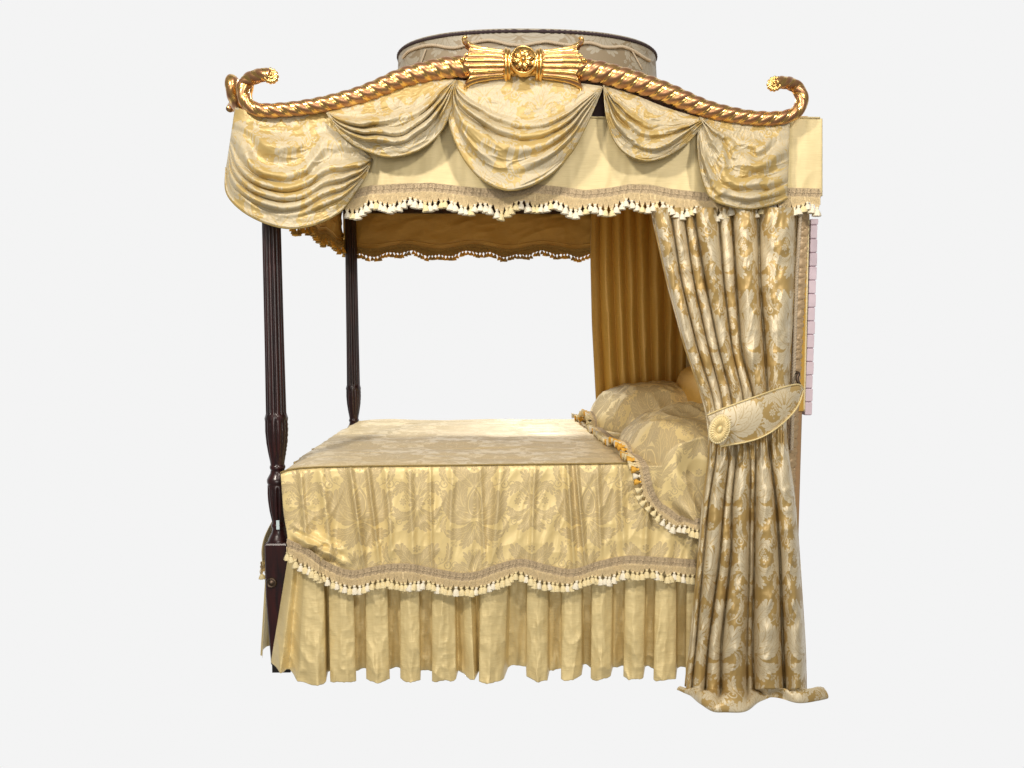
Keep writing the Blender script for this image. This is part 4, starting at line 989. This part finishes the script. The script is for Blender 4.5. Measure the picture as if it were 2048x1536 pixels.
# ------------------------------------------------------------------ head cloth and its border
hc = thing('head_cloth', (1.15, .75, .4), 'gathered gold cloth hanging behind the pillows with a ruched and roped near border', 'head cloth')
XH = 1.135
yv = np.linspace(-.05, 1.6, 700)[:, None]; zv = np.linspace(.10, Zc, 80)[None, :]
X = XH - .010 * np.sin(yv * 120 + .8 * np.sin(zv * 3)) - .008 * fbm(yv * 9, zv * 2, 71)
P = np.stack(np.broadcast_arrays(X, yv + 0 * zv, zv + 0 * yv), -1); b = MB(); b.grid(P, np.stack([yv * 2 + 0 * zv, zv + 0 * yv], -1)); b.build('gathered_panel', M['ruche'], hc)
b = MB()
for yq in (1.28, .55): b.tube(np.stack([np.full(40, XH - .03), np.full(40, yq), np.linspace(.6, 1.45 if yq > 1 else 1.3, 40)], 1), .012, 8)
b.build('headboard_piping', M['ruche'], hc)
def strip(u0, u1, v0, v1, Y, mat, nm, wavy=0., cells=60, seed=1, slope0=0., slope1=0.):
    v = np.linspace(v0, v1, 500)[:, None]; s = np.linspace(0, 1, 20)[None, :]
    tt = (v - v0) / (v1 - v0)
    U = (u0 + slope0 * tt) * (1 - s) + (u1 + slope1 * tt) * s
    Yd = Y - wavy * (np.sin(v * cells / 30. + 2.5 * vnoise(v / 9, s * 2, seed) + s) * np.sin(PI * s) + .5) - .004 * np.sin(PI * s)
    U = U + (wavy > 0) * 1.2 * np.sin(v / 2.3 + 2 * vnoise(v / 15, 0 * s, seed)) * (s > .8)
    P = onY(U, v + 0 * s, Yd); b = MB(); b.grid(P, np.stack([P[..., 0] * 1, P[..., 2]], -1)); return b.build(nm, mat, hc, solid=-.01)
strip(1599, 1616, 395, 1090, -.045, M['ruchetan'], 'ruched_border', .0020, 9, 3, slope0=-34, slope1=-36)
strip(1600, 1615, 395, 822, -.035, M['lining'], 'flat_border', 0, slope0=-10, slope1=-9)
strip(1560, 1602, 800, 1116, -.03, M['brownsilk'], 'lower_edge', .0, slope0=20, slope1=-10)
b = MB(); q = onY(np.interp(np.linspace(0, 1, 500), [0, .3, 1], [1602, 1593, 1583]), np.linspace(405, 900, 500), -.075); b.tube(q, .0065, 10, rope_mod(.022, .22)); b.build('rope_cord', M['rope'], hc)
b = MB(); q = onY(np.linspace(1617, 1608, 60), np.linspace(430, 822, 60), -.045); b.tube(q, .004, 8); b.build('gold_piping', M['cream'], hc)
# ------------------------------------------------------------------ painted brick strip at the head
bw = thing('brick_wall', (1.25, .1, 0.9), 'narrow strip of pinkish white painted brick beside the head cloth', 'wall')
m_ = MB(); k_ = MB()
tpq = onY(1630, 440, .05); btq = onY(1619, 829, .05)
xr = (tpq[0] + btq[0]) / 2; z0, z1 = btq[2], tpq[2]
k_.box((xr - .026, .026, z0), (xr - .004, .12, z1)); z = z0 + .002; i = 0
while z < z1 - .02:
    hgt = .050; off = rnd.uniform(0, .004)
    m_.box((xr - .030, .02, z), (xr - off, .055 + .06, min(z + hgt, z1))); z += hgt + .003; i += 1
mo = k_.build('mortar', M['mortar'], bw, smooth=False); mo2 = m_.build('brick_courses', M['brick'], bw, smooth=False)
bv_ = mo2.modifiers.new('soft', 'BEVEL'); bv_.width = .003; bv_.segments = 2

# ------------------------------------------------------------------ world and lamps
W = bpy.data.worlds.new('World'); SC.world = W; W.use_nodes = True; nt = W.node_tree
bg = nt.nodes['Background']
tc = N(nt, 'ShaderNodeTexCoord'); sx = N(nt, 'ShaderNodeSeparateXYZ'); nt.links.new(tc.outputs['Generated'], sx.inputs[0])
r_ = N(nt, 'ShaderNodeMapRange', interpolation_type='SMOOTHSTEP'); nt.links.new(sx.outputs[1], r_.inputs[0])
r_.inputs[1].default_value = .12; r_.inputs[2].default_value = .50
nt.links.new(mixc(nt, r_.outputs[0], (.20, .185, .165), (.904, .904, .904)), bg.inputs[0]); bg.inputs[1].default_value = 1.0
def area(name, loc, tgt, size, power, col=(1, .915, .81), spot=None):
    l = bpy.data.lights.new(name, 'AREA'); l.shape = 'DISK'; l.size = size; l.energy = power; l.color = col
    if spot: l.spread = math.radians(spot)
    o = bpy.data.objects.new(name, l); COL.objects.link(o); o.location = loc
    o.rotation_euler = (Vector(tgt) - Vector(loc)).to_track_quat('-Z', 'Y').to_euler(); return o
area('front_fill', (-.4, -6.0, 1.5), (.1, 0, .9), 2.4, 95, (1, .95, .88))  # unseen fill lamp added to brighten the front and lower bed
area('ceiling_spot_front', (-2.0, -2.9, 3.7), (0, 0, 1.1), .35, 105)
area('ceiling_spot_head', (1.7, -3.6, 3.5), (.5, 0, 1.1), .35, 78)
area('ceiling_spot_centre', (.2, -2.2, 4.6), (.2, 0, .9), .35, 40)
l = bpy.data.lights.new('ceiling_spot_back', 'SPOT'); l.energy = 520; l.color = (1, .98, .94); l.shadow_soft_size = .12; l.spot_size = math.radians(75); l.spot_blend = .5
o = bpy.data.objects.new('ceiling_spot_back', l); COL.objects.link(o); o.location = (.3, 3.4, 3.7); o.rotation_euler = (Vector((.1, .9, .9)) - o.location).to_track_quat('-Z', 'Y').to_euler()

# ------------------------------------------------------------------ camera
cam = bpy.data.cameras.new('Camera'); co = bpy.data.objects.new('Camera', cam); COL.objects.link(co)
cam.sensor_width = 36; cam.lens = F / 2048 * 36; cam.clip_end = 100; cam.clip_start = .05
Mx = Matrix([[RIGHT[0], UP[0], -FWD[0], CAM[0]], [RIGHT[1], UP[1], -FWD[1], CAM[1]], [RIGHT[2], UP[2], -FWD[2], CAM[2]], [0, 0, 0, 1]])
co.matrix_world = Mx; SC.camera = co
SC.view_settings.view_transform = 'Standard'; SC.view_settings.look = 'None'; SC.view_settings.gamma = 1; SC.view_settings.exposure = 0
SC.render.resolution_x = 1024; SC.render.resolution_y = 768
print('POST X near', onY(541, 455, YN)[0], onY(551, 860, YN)[0], onY(560, 1340, YN), 'far', onY(704, 600, YFAR)[0], onY(709, 800, YFAR)[0], 'ZT', ZT, 'dome', zr, 'farcov', onY(715, 835, 1.5))
